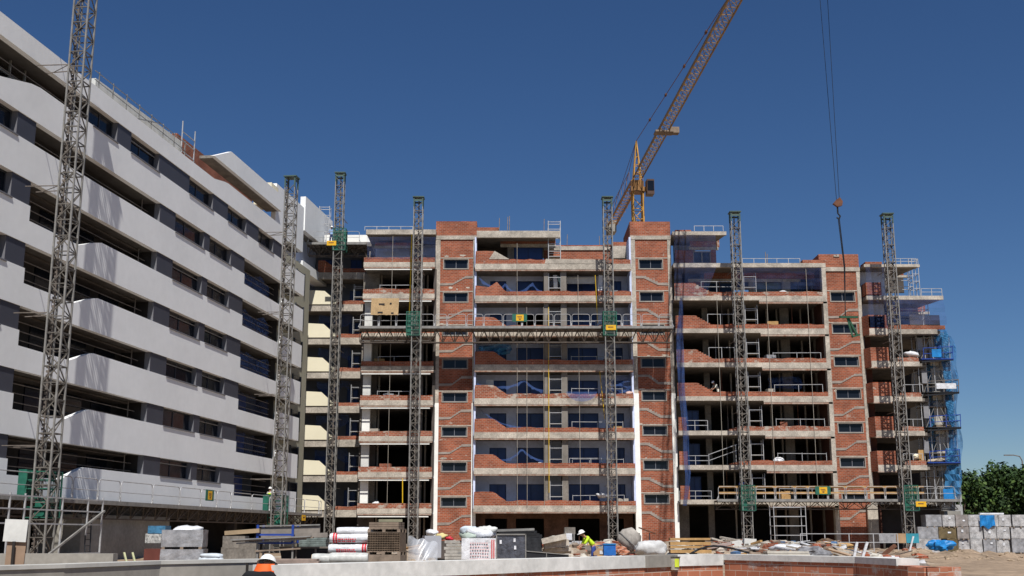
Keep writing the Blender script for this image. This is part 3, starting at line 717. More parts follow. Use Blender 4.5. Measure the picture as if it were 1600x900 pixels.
# left-block masts face the wall: rotate so that +y points at the facade
mast('tall steel lattice mast standing closest to the camera, in front of the white block', m1, LROT, 0, 34)
mast('steel lattice mast in front of the far end of the white block', m2, LROT, 0, L(459, 281, MO)[1])
YM = 96.0
for lab, x, y, yt, Y in (('green capped lattice mast rising beside the cream balcony ends', 523, 560, 272, 101.0),
                     ('lattice mast with yellow chute beside it, left of the first brick stair tower', 650, 560, 310, YM),
                     ('lattice mast in the middle bay, just left of the second brick stair tower', 953, 560, 310, YM),
                     ('lattice mast in front of the open concrete bay right of the second stair tower', 1157, 560, 333, YM),
                     ('right-most lattice mast, in front of the boxed brick balconies', 1401, 560, 336, YM)):
    mast(lab, (WX(x, y, Y), Y), 0, .1, WZ(yt, Y))
# ================================================================ climbing work platforms
def hoop(x0, x1, y, h=1.1, m=None):
    m = m or MB(); r = .18; pts = [(x0, y, 0), (x0, y, h-r), (x0+r*.3, y, h-r*.3), (x0+r, y, h), (x1-r, y, h), (x1-r*.3, y, h-r*.3), (x1, y, h-r), (x1, y, 0)]
    m.path(pts, .05, 5).bar((x0, y, h*.5), (x1, y, h*.5), .04, 5)
    m.bar((x0-.16, y-.02, 0), (x0, y, .35), .05).bar((x1+.16, y-.02, 0), (x1, y, .35), .05)
    return m
def platform(label, loc, rz, x0, x1, dep, drives, signs, rails=None, planks=False, td=.72, ws=(1.5, 1.35, 1.5, 1.5, .95)):
    t = thing('work_platform', label, 'work platform', loc, rz, 'mast climbing work platforms')
    d = MB(); x = x0
    while x < x1-.01:
        e = min(x+1.5, x1); d.box(x+.012, e-.012, 0, dep, -.06, random.uniform(-.005, .012)); x = e
    d.build('deck', steeld, t)
    MB().box(x0, x1, -.05, 0, -.12, .09).build('toe_board', steel, t)
    m = MB(); z0, z1 = -.1, -td
    for y in (0.05, dep-.05): m.bar((x0, y, z0), (x1, y, z0), .07)
    m.bar((x0, dep*.5-.25, z1), (x1, dep*.5-.25, z1), .07).bar((x0, dep*.5+.25, z1), (x1, dep*.5+.25, z1), .07)
    n = max(2, int((x1-x0)/(.75 if td < 1 else .5))); st = (x1-x0)/n
    for i in range(n):
        a, b = x0+i*st, x0+(i+1)*st
        for y, yb in ((.05, dep*.5-.25), (dep-.05, dep*.5+.25)):
            m.bar((a, y, z0), (b, yb, z1), .045) if i % 2 else m.bar((a, yb, z1), (b, y, z0), .045)
            if i % 2 == 0: m.bar((a, y, z0), (a, yb, z1), .04)
        m.bar((a, .05, z0), (a, dep-.05, z0), .045)
    m.build('truss', trussm, t)
    x = x0+.1
    k = 0
    while x < x1-.6:
        w = min(ws[k % 5], x1-.1-x); k += 1
        if not any(a-.2 < x+w/2 < a+1.0 and False for a in drives):
            hoop(x, x+w, 0).build('guardrail', tube, t)
        x += w+.12
    if planks:
        a, b = planks; x = a
        while x < b-1:
            w = min(random.uniform(2.2, 3.2), b-x-.05)
            q = MB()
            for zz in (.5, .98): q.box(x, x+w, .06, .1, zz, zz+.17)
            q.build('timber_rail', wood, t); x += w+.1
    for dx in drives:
        g = MB(); s = .55
        for xx in (-s, s):
            for yy in (-.95, .12):
                g.bar((dx+xx, yy, -.85), (dx+xx, yy, 1.15), .06)
        for zz in (-.85, -.4, 0, .4, .78, 1.15):
            for yy in (-.95, .12): g.bar((dx-s, yy, zz), (dx+s, yy, zz), .045)
            for xx in (-s, s): g.bar((dx+xx, -.95, zz), (dx+xx, .12, zz), .045)
        for k in range(1, 6): g.bar((dx-s+k*s/3, -.95, 0), (dx-s+k*s/3, -.95, 1.15), .025)
        u = g.build('drive_unit', green, t)
        MB().sheet(lambda a, b: (dx-s+2*s*a, -.97, -.85+2.0*b), 2, 2).sheet(lambda a, b: (dx+s+.02, -.95+1.07*a, -.85+2.0*b), 2, 2).build('mesh_guard', netmat('green_mesh', (.04, .17, .12), .16) if 'green_mesh' not in MATS else MATS['green_mesh'], u)
        MB().box(dx-.5, dx+.5, .16, .55, -.1, 1.25).box(dx-.5, dx-.1, -.8, -.35, -.8, -.1).build('motor_cover', mat('green_cover', (.02, .14, .095), .6, .35, 3), u)
        MB().box(dx-.1, dx+.5, -.85, -.3, -.95, -.35).build('gearbox', black, u)
    for sxx, sz, big in signs:
        if big:
            b = MB().box(sxx-.62, sxx+.62, -.09, -.05, .45, 1.12).build('sign_board', green, t)
            MB().box(sxx-.3, sxx+.34, -.098, -.09, .52, 1.05).build('sign_panel', yellow, b)
            q = MB(); q.box(sxx-.2, sxx+.2, -.103, -.098, .84, .90).box(sxx-.16, sxx+.22, -.103, -.098, .74, .78).box(sxx-.06, sxx+.1, -.103, -.098, .6, .7)
            q.build('sign_marks', rust, b)
        else:
            b = MB().box(sxx-.42, sxx+.42, -.99, -.96, sz, sz+.42).build('sign_board', yellow, t)
            MB().box(sxx-.25, sxx+.2, -.995, -.99, sz+.2, sz+.28).build('sign_marks', rust, b)
    return t
# along the white block
o = LW(0, -1.75, 3.22)
sP = lambda x, y: L(x, y, -1.75)[0]
platform('long low work platform with hoop railings running along the foot of the white block', o, LROT, 41, 97, 1.4,
         [LM(78, 760), LM(441, 780)], [(sP(326, 775), 0, True), (sP(455, 806), -.55, False)], ws=(2.4, 2.3, 3.7, 3.5, 3.0), td=.8)
# in front of the brick block
o = Vector((0, 96.5, WZ(511, 96.5)))
platform('high work platform with hoop railings between two masts, across the middle of the brick block', o, 0, WX(561, 511, 96.5), WX(1052, 511, 96.5), 1.7,
         [WX(646, 511, YM), WX(952.5, 511, YM)], [(WX(812, 495, YM), 0, True), (WX(954, 516, YM), -.42, False)], td=1.2)
o = Vector((0, 96.5, WZ(781.5, 96.5)))
platform('low work platform with timber rails in front of the right part of the brick block', o, 0, WX(1121, 780, 96.5), WX(1500, 780, 96.5), 1.7,
         [WX(1168, 780, YM), WX(1422, 780, YM)], [(WX(1288, 765, YM), 0, True), (WX(1436, 788, YM), -.55, False)], planks=(WX(1124, 780, 96.5), WX(1446, 780, 96.5)))
o = Vector((0, 101.5, WZ(380, 101.5)))
platform('short work platform at roof level, high on the mast beside the white block', o, 0, WX(480, 380, 101.5), WX(572, 380, 101.5), 1.7,
         [WX(531, 380, 101)], [(WX(519, 388, 101), -.45, False)], td=1.0)
# ================================================================ tower crane
CX, CY = W(995, 265, 125).x, 125.0; HJ = WZ(268, 125)
tc = thing('tower_crane', 'orange and yellow tower crane behind the brick block, its long jib reaching out of view', 'crane', (CX, CY, 0), -math.atan2(.059, 1)+0)
# local frame: -y runs along the jib towards the camera
th = math.atan2(.059, 1); tc.rotation_euler = (0, 0, th)
m = MB(); r = .56
for x, y in ((-r, -r), (r, -r), (r, r), (-r, r)): m.bar((x, y, 0), (x, y, HJ-2.4), .16)
i = 0; z = 0; PP = [(-r, -r), (r, -r), (r, r), (-r, r)]
while z < HJ-3.6:
    for k in range(4):
        p, q = PP[k], PP[(k+1) % 4]; m.bar((*p, z), (*q, z), .07)
        if (i+k) % 2: p, q = q, p
        m.bar((*p, z), (*q, z+1.2), .07)
    z += 1.2; i += 1
m.build('mast', craney, tc)
m = MB().box(-.8, .8, -.8, .8, HJ-2.5, HJ-2.0).bar((0, 0, HJ-2.0), (0, 0, HJ-1.2), 1.5, 14)
m.build('slewing_ring', orange, tc)
m = MB(); top = HJ+3.6
for x, y in PP: m.bar((x*.8, y*.8, HJ-1.2), (0, y*.15, top), .12)
for k in range(5):
    f_ = k/5; rr = r*.8*(1-f_); zz = HJ-1.2+(top-HJ+1.2)*f_
    m.bar((-rr, -rr, zz), (rr, -rr, zz), .06).bar((-rr, rr, zz), (rr, rr, zz), .06).bar((-rr, -rr, zz), (-rr, rr, zz), .06).bar((rr, -rr, zz), (rr, rr, zz), .06)
m.build('tower_head', craney, tc)
m = MB(); jl = 78; w = .5; jh = 1.05; jb = HJ-.9
for x in (-w, w): m.bar((x, -.6, jb), (x, -jl, jb), .11)
m.bar((0, -1.5, jb+jh), (0, -jl+1, jb+jh), .14)
n = int(jl/1.3)
for i in range(n):
    a, b = -.6-i*1.3, -.6-(i+1)*1.3; mid = (a+b)/2
    m.bar((-w, a, jb), (w, a, jb), .05); m.bar((-w, a, jb), (w, b, jb), .035)
    for x in (-w, w): m.bar((x, a, jb), (0, mid, jb+jh), .05).bar((0, mid, jb+jh), (x, b, jb), .05)
m.build('jib', mat('jib_paint', (.30, .18, .06), .55, .45, .8), tc)
m = MB()
for x in (-w, w): m.bar((x, .6, jb), (x, 22, jb), .2)
for i in range(17): m.bar((-w, .6+i*1.3, jb), (w, .6+i*1.3, jb), .08).bar((-w, .6+i*1.3, jb), (w, min(22, 1.9+i*1.3), jb), .06)
for x in (-w-.3, w+.3):
    m.bar((x, .6, jb+1), (x, 22, jb+1), .05)
    for i in range(12): m.bar((x, .6+i*1.9, jb), (x, .6+i*1.9, jb+1), .04)
m.build('counter_jib', orange, tc)
MB().box(-.55, .55, 19.5, 21.5, jb-.9, jb+.5).build('counterweight', concp, tc)
m = MB(); m.bar((0, 0, top), (0, -44, jb+jh), .07, 5)
for k in range(4):
    f_ = (k+1)/5; p = Vector((0, -44*f_, top+(jb+jh-top)*f_)); m.obox(p, .16, .5, .2)
for x in (-.5, .5): m.bar((0, 0, top), (x, 19, jb), .06, 5)
m.build('tie_bars', rust, tc)
m = MB().box(.75, 1.55, -2.1, -.9, jb-2.3, jb-.6); c_ = m.build('cab', mat('cab_brown', (.10, .06, .045), .4, .2, 2), tc)
MB().box(.8, 1.5, -2.14, -2.1, jb-1.9, jb-.8).box(1.55, 1.58, -1.95, -1.1, jb-1.9, jb-.8).build('cab_window', glass, c_)
m = MB().box(-.9, .9, -16.6, -15.4, jb-.28, jb-.12); m.box(.6, 1.5, -16.4, -15.6, jb-.3, jb+.3); m.build('jib_walkway', oldwood, tc)
# trolley, hook block and the load: the trolley stays with the crane, the rest hangs
YH = 60.0; XH = W(1308, 315, YH).x
ly = -(CY-YH)/cos(th)
MB().box(-.8, .8, ly-.7, ly+.7, jb-.35, jb-.15).build('trolley', orange, tc)
hz = WZ(318, YH)
hk = thing('hook_block', 'rust brown hook block hanging on two thin hoist ropes against the open sky', 'crane hook', (XH, YH, hz))
m = MB(); pts = [(0, -.2), (.24, -.12), (.28, .1), (.14, .32), (-.05, .2), (-.24, -.02)]
m.prism([(x, z) for x, z in pts], -.1, .1); m.build('pulley_housing', rust, hk)
MB().bar((-.02, .02, .1), (-.45, .05, jb-hz-.35), .028, 5).build('hoist_rope', black, hk)
MB().bar((.12, -.02, .3), (.16, -.05, jb-hz-.35), .028, 5).build('hoist_rope', black, hk)
m = MB().path([(0, 0, -.2), (0, 0, -.55), (.12, 0, -.7), (.05, 0, -.85), (-.08, 0, -.78)], .09, 6); m.build('hook', black, hk)
zl = WZ(494, YH); xl = W(1321, 494, YH).x
ld = thing('lifted_frame', 'green steel frame hanging from the crane sling in front of the right stair tower', 'steel frame', (xl, YH, zl))
m = MB().path([(XH-xl, 0, hz-.8-zl), (XH-xl+.16, 0, hz-3.5-zl), (0, 0, 0)], .05, 5); m.build('sling', black, ld)
m = MB().path([(XH-xl+.06, 0, hz-.8-zl), (XH-xl+.22, .05, hz-3.5-zl), (.0, .05, 0)], .05, 5); m.build('sling', black, ld)
m = MB().bar((-.42, -.4, -.12), (.72, .3, .0), .11).bar((.12, .1, -.02), (.62, .25, -.98), .11).bar((.28, 0, -1.1), (.75, .2, -.95), .09).bar((.1, .05, -.05), (.3, 0, -1.05), .09)
m.build('frame_beam', mat('dull_green', (.03, .10, .055), .6, .3, 3), ld)
# ================================================================ scaffold frames and ladders on the storeys
def scaf(label, loc, w=1.05, d=.75, h=2.0, group='small scaffolds standing on the storeys'):
    t = thing('small_scaffold', label, 'scaffold', loc, 0, group)
    for sx_ in (0, w):
        m = MB()
        for y in (0, d): m.bar((sx_, y, 0), (sx_, y, h), .05)
        for k in range(4): m.bar((sx_, 0, .35+k*.5), (sx_, d, .35+k*.5), .035)
        m.build('end_frame', tube, t)
    for z in (1.0, 1.95):
        for y in (0, d): MB().bar((0, y, z), (w, y, z), .045).build('ledger', tube, t)
    MB().box(.02, w-.02, .04, d-.04, .98, 1.04).build('board', mat('board_cream', (.5, .44, .33), .8, .3, 3), t)
    return t
for i in range(8):
    loc = (WX(858.5, 600, YF+.35), YF+.35, zC[i]+.37)
    scaf(f'pale small scaffold between the two piers of the middle bay, {ORD[i]} storey up', loc, h=2.35 if i < 7 else 2.2)
for i in range(7):
    loc = (WX(1169, 600, YF+.5), YF+.5, zB[i]+.47)
    scaf(f'pale small scaffold behind the mast of the open concrete bay, {ORD[i]} storey up', loc, h=2.3)
zR = zf(Y0, YR)
for i in range(7):
    loc = (WX(549, 600, YR+.3), YR+.3, zR[i]+.37)
    scaf(f'pale small scaffold beside the cream balcony end, {ORD[i]} storey up', loc, w=.95, h=2.2)
# scaffold frames on the roofs
def roofscaf(label, xa, xb, ya, yb_, Y, n=3, d=.8):
    x0, x1, z0, z1 = WX(xa, ya, Y), WX(xb, ya, Y), WZ(ya, Y), WZ(yb_, Y)
    t = thing('scaffold_tower', label, 'scaffold', (x0, Y, z0), 0, 'scaffold towers at roof level')
    for k in range(2):
        m = MB(); x = (x1-x0)*k
        for y in (0, d): m.bar((x, y, 0), (x, y, z1-z0), .05)
        for j in range(n+1): m.bar((x, 0, (z1-z0-.1)*j/n), (x, d, (z1-z0-.1)*j/n), .04)
        m.build('end_frame', tube, t)
    for j in range(1, n+1):
        z = (z1-z0-.1)*j/n
        for y in (0, d): MB().bar((0, y, z), (x1-x0, y, z), .045).build('ledger', tube, t)
    return t
roofscaf('scaffold tower poking above the flat roof of the middle bay', 857, 876, 404, 345, YF+.4, 5)
roofscaf('scaffold tower under the right-most roof slab', 1383, 1428, 462, 418, YF+2, 3, 1.2)
roofscaf('wide scaffold tower on the right-most terrace, over the blue net', 1388, 1452, 507, 470, YF+2.2, 3, 1.4)
roofscaf('slim scaffold tower at the outer edge of the right-most roof', 1428, 1438, 462, 404, YF+3, 5, .8)
roofscaf('small scaffold tower on the roof beside the white block end', 497, 513, 388, 322, YR+1, 5, .8)
q = L(283, 240, .8); p0 = LW(q[0], .8, 24.6)
t = thing('scaffold_tower', 'tall scaffold standing on the roof of the white block by the brick penthouse', 'scaffold', p0, LROT, 'scaffold towers at roof level')
for xx in (0, 2.0):
    m = MB()
    for y in (0, .9): m.bar((xx, y, -.2), (xx, y, 3.3 if y == 0 else 2.6), .06)
    m.build('standard', tube, t)
for z in (.6, 1.3, 2.0, 2.6): MB().bar((0, 0, z), (2.0, 0, z), .05).build('ledger', tube, t)
# starter bars on the roofs
def rebar(label, xs, yb_, yt, Y):
    t = thing('starter_bars', label, 'rebar', (WX(xs[0], yb_, Y), Y, WZ(yb_, Y)), 0, 'starter bars on the roofs')
    for x in xs:
        m = MB(); X = WX(x, yb_, Y)-WX(xs[0], yb_, Y); h = WZ(yt+random.uniform(-3, 3), Y)-WZ(yb_, Y)
        m.bar((X, 0, 0), (X+random.uniform(-.05, .05), 0, h), .05); m.build('bar', oldwood, t)
rebar('three thin bars on the roof slab left of the middle bay', (780, 793, 796), 360, 338, YF+1)
rebar('single thin bar beside the roof scaffold tower', (850,), 360, 345, YF+1)
rebar('two thin bars above the setback brick wall', (886, 937), 383, 368, 103.6)
rebar('short stub on the long roof of the open bay', (1197, 1199), 411, 396, YF+3)
# rails above the roofs
def rail(label, xa, xb, yb_, yt, Y, n, bars=2, name='roof_railing', col=tube):
    x0, x1, z0, z1 = WX(xa, yb_, Y), WX(xb, yb_, Y), WZ(yb_, Y), WZ(yt, Y); L_ = x1-x0
    t = thing(name, label, 'railing', (x0, Y, z0), 0, 'tube railings')
    for i in range(n):
        MB().bar((L_*i/(n-1), 0, 0), (L_*i/(n-1), 0, z1-z0), .045).build('post', col, t)
    for j in range(bars): MB().bar((0, 0, (z1-z0)*(1-j*.48)), (L_, 0, (z1-z0)*(1-j*.48)), .04).build('rail', col, t)
rail('thin tube railing along the roof left of the first stair tower', 570, 645, 360, 354, YF+1, 5, 1)
rail('tube railing on the top right roof slab', 1395, 1432, 413, 404, YF+1, 4)
rail('white tube railing in the open bay, lowest storey with a rail', 1062, 1112, 784, 767, YF+.3, 3)
rail('tube railing at the left of the open bay, above the blue framed door', 1066, 1108, 728, 712, YF+.3, 3)
rail('tube railing beside the blue net, level with the cement stained slab', 1066, 1106, 673, 657, YF+.3, 3)
rail('tube railing under the stepped brick parapet, fifth storey of the open bay', 1108, 1148, 560, 543, YF+.5, 3, 1)
rail('tube railing behind the stepped brick parapet, top storey of the open bay', 1106, 1146, 508, 491, YF+.5, 3, 1)
rail('tube railing in the penthouse opening over the netted parapet', 1096, 1144, 457, 440, YF+.6, 3)
for i, yb_ in enumerate((720, 666, 612)):
    rail(f'short tube railing beyond the right-most mast, {("lower", "middle", "upper")[i]} of three', 1412, 1442, yb_, yb_-11, YF+.6, 3, 1)
# a sloping rail
t = thing('sloping_railing', 'white tube railing rising to the right beside the mast of the open bay', 'railing', (WX(1108, 728, YF+.2), YF+.2, WZ(728, YF+.2)), 0, 'tube railings')
for z_ in (.55, 1.05): MB().bar((0, 0, z_-.1), (2.4, 0, z_+.75), .045).build('rail', tube, t)
for x_ in (0, 2.3): MB().bar((x_, 0, 0), (x_, 0, 1.0+.35*x_), .045).build('post', tube, t)
# ================================================================ ropes and chutes
def line(name, label, xa, ya, xb, yb_, Y, w, m, cat, group):
    p, q = W(xa, ya, Y), W(xb, yb_, Y)
    if name == 'plumb_line': q.x = p.x
    tagm(MB().bar(p, q, w, 5), name, m, label, cat, group)
for lab, x, y in (('thin vertical line hanging down the bay left of the first stair tower', 614, 369), ('thin vertical line crossing the peaked parapets of the middle bay', 808, 380),
                  ('thin vertical line just right of the peaked parapets', 823, 480), ('thin vertical line beside the left pier of the middle bay', 849, 480), ('thin vertical line in front of the wide window of the middle bay', 903, 430),
                  ('thin vertical line left of the mast in the open bay', 1120, 465), ('thin vertical line right of the scaffold frames in the open bay', 1197, 440), ('thin vertical line near the right end of the open bay', 1259, 420)):
    line('plumb_line', lab, x, y, x, 790, YF-.12, .035, rope, 'rope', 'plumb lines down the brick block')
line('yellow_hose', 'yellow hose running down beside the mast from the roof to the high platform', 643.5, 366, 639.5, 508, YF-.3, .10, yhose, 'hose', 'yellow hoses')
line('yellow_hose', 'yellow hose in the fourth and fifth storeys, right half of the middle bay', 930, 430, 934, 505, YF-.1, .06, yhose, 'hose', 'yellow hoses')
line('yellow_hose', 'yellow hose slanting beside the mast in the middle bay, under the high platform', 937, 580, 945, 655, YF-.1, .06, yhose, 'hose', 'yellow hoses')
line('yellow_hose', 'yellow hose down the left side of the scaffold frames in the middle bay', 857, 480, 858, 770, YF-.05, .06, yhose, 'hose', 'yellow hoses')
line('yellow_hose', 'short yellow hose in the lowest dark opening left of the first stair tower', 629, 748, 629, 786, YF-.05, .09, yhose, 'hose', 'yellow hoses')
# insulated corner seen between the slabs left of the dark openings
for i in range(1, 7):
    mp(MB().box(WX(567, 600, YF+.7), WX(579, 600, YF+.7), YF+.7, YF+1.2, zA[i-1]+.5, zA[i]+.02), 'insulated_corner', insul if i % 2 else whited)
# ================================================================ nets
def swag(label, pts, Y, drop, m=netb, name='safety_net', n=26, group='blue safety nets'):
    """net hung along a line through pts, sagging between them"""
    P = [W(x, y, Y) for x, y in pts]
    mb = MB()
    def Q(u, v):
        k = min(len(P)-2, int(u*(len(P)-1))); f = u*(len(P)-1)-k
        p = P[k].lerp(P[k+1], f); sag = 4*f*(1-f)
        return (p.x, p.y-.06*v+.05*sin(u*31), p.z-sag*drop*.45-v*drop*(.28+.3*abs(sin(u*17+1))*(.4+abs(sin(u*41)))))
    mb.sheet(Q, n, 4)
    return tagm(mb, name, m, label, 'safety net', group)
swag('blue net drooping behind the peaked parapet, storey below the top of the middle bay', [(749, 432), (776, 447), (790, 441), (806, 455), (832, 440), (847, 454)], YF+.4, .55, netb)
swag('blue net raised like a tent over the dark window, just under the high platform', [(745, 598), (783, 603), (819, 592), (849, 609)], YF+.5, .5)
swag('blue net trailing down from the left wall, third storey of the middle bay', [(752, 640), (788, 662), (848, 668)], YF+.5, .3)
swag('blue net raised like a tent over the dark window, second storey of the middle bay', [(762, 709), (790, 717), (815, 700), (849, 719)], YF+.5, .45)
def bowl(u, v, c=W(909, 612, YF-.2)):
    a = pi+pi*u; return (c.x+1.35*cos(a)*(1-.05*v), c.y-.12*sin(pi*u)*v, c.z+v*.85*sin(a)+.25*(1-v)*sin(a)*0)
tagm(MB().sheet(bowl, 18, 6), 'safety_net', netb, 'rounded blue net bag hanging over the parapet edge below the wide window', 'safety net', 'blue safety nets')
def vnet(label, poly, Y, m, wav=.12, n=(8, 24), yb_=0):
    """upright net between a left and a right edge given from top to bottom"""
    Lf, Rt = poly
    def ev(e, v):
        k = min(len(e)-2, int(v*(len(e)-1))); f = v*(len(e)-1)-k
        return e[k][0]+(e[k+1][0]-e[k][0])*f, e[k][1]+(e[k+1][1]-e[k][1])*f
    mb = MB()
    def Q(u, v):
        a, b = ev(Lf, v), ev(Rt, v); x = a[0]+(b[0]-a[0])*u; y = a[1]+(b[1]-a[1])*u
        p = W(x, y, Y); return (p.x+wav*.4*sin(v*23), p.y+wav*sin(u*8+v*13)+yb_*u, p.z)
    mb.sheet(Q, *n); return tagm(mb, 'safety_net', m, label, 'safety net', 'blue safety nets')
vnet('narrow blue net twisted down the left edge of the open concrete bay', ([(1062, 465), (1058, 520), (1056, 560), (1062, 620), (1067, 680), (1070, 740), (1068, 790)], [(1066, 465), (1068, 520), (1068, 560), (1072, 620), (1076, 680), (1079, 740), (1074, 790)]), YF-.3, netmat('strong_blue_net', (.05, .12, .36), .5))
vnet('pale blue net across the netted penthouse left of the first stair tower', ([(573, 370), (574, 405)], [(681, 370), (681, 405)]), YF-.02, netp, .05, (14, 6))
vnet('pale blue net over the penthouse beside the second stair tower', ([(1052, 367), (1053, 414), (1055, 465)], [(1118, 367), (1120, 414), (1102, 465)]), YF-.04, netp, .05, (12, 10))
vnet('pale blue net stretched under the long roof of the open bay', ([(1150, 418), (1152, 452)], [(1284, 418), (1286, 452)]), YF-.04, netmat('faint_blue_net', (.06, .11, .32), .13), .05, (14, 6))
vnet('pale blue net across the right-most terraces under their roof slab', ([(1352, 417), (1356, 465), (1360, 512)], [(1382, 417), (1384, 465), (1388, 512)]), YF-.06, netp, .05, (6, 10))
vnet('blue net fencing the right-most terrace behind its brick parapet', ([(1386, 468), (1388, 507)], [(1474, 468), (1480, 507)]), YF-.03, netmat('mid_blue_net', (.06, .12, .34), .26), .05, (14, 6))
vnet('dense blue net hanging down the right end of the brick block', ([(1451, 515), (1466, 545), (1476, 600), (1482, 660), (1486, 720), (1480, 782)], [(1480, 514), (1482, 545), (1487, 600), (1492, 660), (1497, 720), (1500, 782)]), YF+1.5, netmat('half_dense_net', (.03, .19, .46), .72), .22, (8, 30))
for i, (x, y) in enumerate(((1481, 520), (1486, 580), (1490, 625))):
    vnet(f'bright blue tarp strip at the right end of the block, {("top", "middle", "bottom")[i]} piece', ([(x-13, y), (x-9, y+20), (x-3, y+45)], [(x, y), (x+2, y+20), (x+2, y+45)]), YF+1.2, netd, .07, (5, 12))
for i in range(1, 6):
    z = zR[i]
    vnet(f'dark blue net across the recessed bay beside the cream balcony end, {ORD[i]} storey', ([(496, 0), (498, 1)], [(545, 0), (545, 1)]), YR+1.0, netb, .1) if False else None
    def Q(u, v, z=z, i=i): return (WX(492, 600, YR)+u*3.0, YR+1.1+.1*sin(u*9+i), z+2.95-v*(.5+.8*abs(sin(u*4+i)))-.15*sin(u*6))
    tagm(MB().sheet(Q, 14, 5), 'safety_net', netb, f'blue net bunched up under the slab beside the cream balcony end, {ORD[i]} storey', 'safety net', 'blue safety nets')
# ================================================================ cantilever loading stages on the right end
for i, (y, x0_, x1_) in enumerate(((560, 1440, 1490), (612, 1447, 1499), (667, 1450, 1502), (722, 1450, 1501))):
    Y = YF+.8; z = WZ(y, Y); xa, xb = WX(x0_, y, Y), WX(x1_, y, Y); w_ = xb-xa
    t = thing('loading_stage', ['blue loading stage with a blue panel at the right end, topmost of four', 'loading stage with a white sheet on its rail, second from the top', 'loading stage with scrap on it, third from the top', 'blue edged loading stage, lowest of the four at the right end'][i], 'loading stage', (xa, Y, z), 0, 'cantilever loading stages')
    m = MB(); m.box(0, w_, 0, 2.2, -.08, 0); m.build('deck', bluep if i in (0, 3) else black, t)
    m = MB(); m.bar((0, .1, -.3), (w_, .1, -.1), .12).bar((0, 2.1, -.3), (w_, 2.1, -.1), .12); m.build('bracket', black, t)
    m = MB()
    for x in (w_*.55, w_-.05): m.bar((x, 0, 0), (x+.05, 0, 1.1), .05).bar((x, 2.1, 0), (x+.05, 2.1, 1.1), .05)
    m.bar((w_, 0, 1.05), (w_, 2.1, 1.05), .05).bar((w_, 0, .55), (w_, 2.1, .55), .05)
    for z_ in (.55, 1.05): m.bar((.2, 0, z_-.15), (w_, 0, z_), .05)
    m.bar((.2, 0, 0), (.2, 0, .9), .05).bar((w_*.55, 2.1, .55), (w_, 2.1, .55), .05)
    m.build('railing', bluep if i != 1 else steeld, t)
    if i == 1: MB().box(.9, 2.6, -.06, -.02, .25, .72).build('white_sheet', film, t)
    if i == 0: MB().box(.9, 1.7, -.08, -.03, .1, .8).build('blue_panel', tarp, t)
    if i == 2: MB().obox((1.6, .8, .12), 1.6, .5, .2, .2).build('scrap', oldwood, t)
    if i == 3: MB().blob((1.4, .9, .15), .7, (1.5, .6, .3), .25, seed=3).build('rolled_cloth', mat('tan_cloth', (.4, .33, .24), .9), t)
    MB().box(-.05, .4, .6, .7, .8, 1.9).build('grey_cabinet', mat('grey_door', (.25, .25, .26), .7), t)
tagm(MB().box(WX(1474, 770, YF-.6), WX(1489, 770, YF-.6), YF-.62, YF-.55, WZ(781, YF-.6), WZ(764, YF-.6)), 'blue_board', tarp, 'square blue board at the right end of the low timber railed platform', 'panel')
# large packing sheet hanging in front of the high platform
Y = 96.2
m = MB()
def PS(u, v): p = W(579+43*u+(1-v)*1.5, 466+26*v+random.uniform(-.3, .3), Y); return (p.x, p.y+.03*sin(u*14), p.z)
m.sheet(PS, 14, 6); t = tagm(m, 'plywood_sheet', mat('kraft_board', (.52, .36, .19), .85, .25, 1.6, fine=.2), 'large tan sheet with faint dark marks, hanging above the left end of the high platform', 'sheet')
m = MB()
for (x, y, w_) in ((592, 474, 9), (609, 473, 3), (590, 487, 8), (611, 488, 4)):
    p, q = W(x, y, Y-.05), W(x+w_, y+2.2, Y-.05); m.box(p.x, q.x, p.y, p.y+.01, q.z, p.z)
o_ = m.build('printed_marks', black, t); o_.location = (-t.location.x, -t.location.y, -t.location.z)
# loose things on the parapets of the brick block
def lump(name, label, x, y, w, h, Y, m, cat, seed=1, group=None, amp=.28):
    c = W(x, y, Y); k = Y/1780; t = MB().blob((c.x, c.y, c.z+h*k/2), w*k/2, (1, .7, h/w), amp, seed=seed, p=.8)
    return tagm(t, name, m, label, cat, group, smooth=True)
lump('rubble_sack', 'white rumpled sack on the parapet of the lowest storey, middle bay', 940, 778, 16, 7, YF+.3, film, 'sack', 2)
lump('rubble_sack', 'small pinkish sack at the right end of a parapet just below the high platform', 983, 618, 11, 6, YF+.3, mat('pink_sack', (.6, .42, .36)), 'sack', 3)
lump('rubble_sack', 'small white sack in the middle of the second storey parapet', 843, 727, 9, 4, YF+.3, film, 'sack', 4)
lump('rubble_sack', 'white rubble sacks on the right-most parapet below the terraces', 1424, 558, 24, 9, YF+.9, film, 'sack', 5)
lump('rubble_sack', 'cream sack beside the tan boards in the right-most bay', 1431, 718, 9, 8, YF+.9, cream, 'sack', 6)
tagm(MB().box(WX(1436, 720, YF+.9), WX(1444, 720, YF+.9), YF+.9, YF+1.2, WZ(720, YF+.9), WZ(703, YF+.9)), 'tan_board', wood, 'upright tan boards on the second parapet of the right-most bay', 'board')
tagm(MB().box(WX(886, 446, YF+1.2), WX(930, 446, YF+1.2), YF+1.3, YF+1.36, WZ(443, YF+1.2), WZ(433, YF+1.2)), 'white_board', whited, 'wide white board under the slab, storey below the top of the middle bay', 'panel')
for i, (x0_, x1_) in enumerate(((864, 872), (933, 943))):
    tagm(MB().obox(W((x0_+x1_)/2, 443, YF+.9), .35, .06, 1.5, 0, .06 if i else -.04), 'foam_sheet', film, ('white foam sheet leaning in the shaft of the middle bay', 'white foam sheet leaning by the mast near the top of the middle bay')[i], 'foam sheet')
tagm(MB().obox(W(878, 448, YF+.7), .18, .05, 2.0, 0, -.35), 'glass_strip', mat('pale_green', (.35, .5, .45), .4), 'pale green strip leaning in the opening near the top of the middle bay', 'strip')
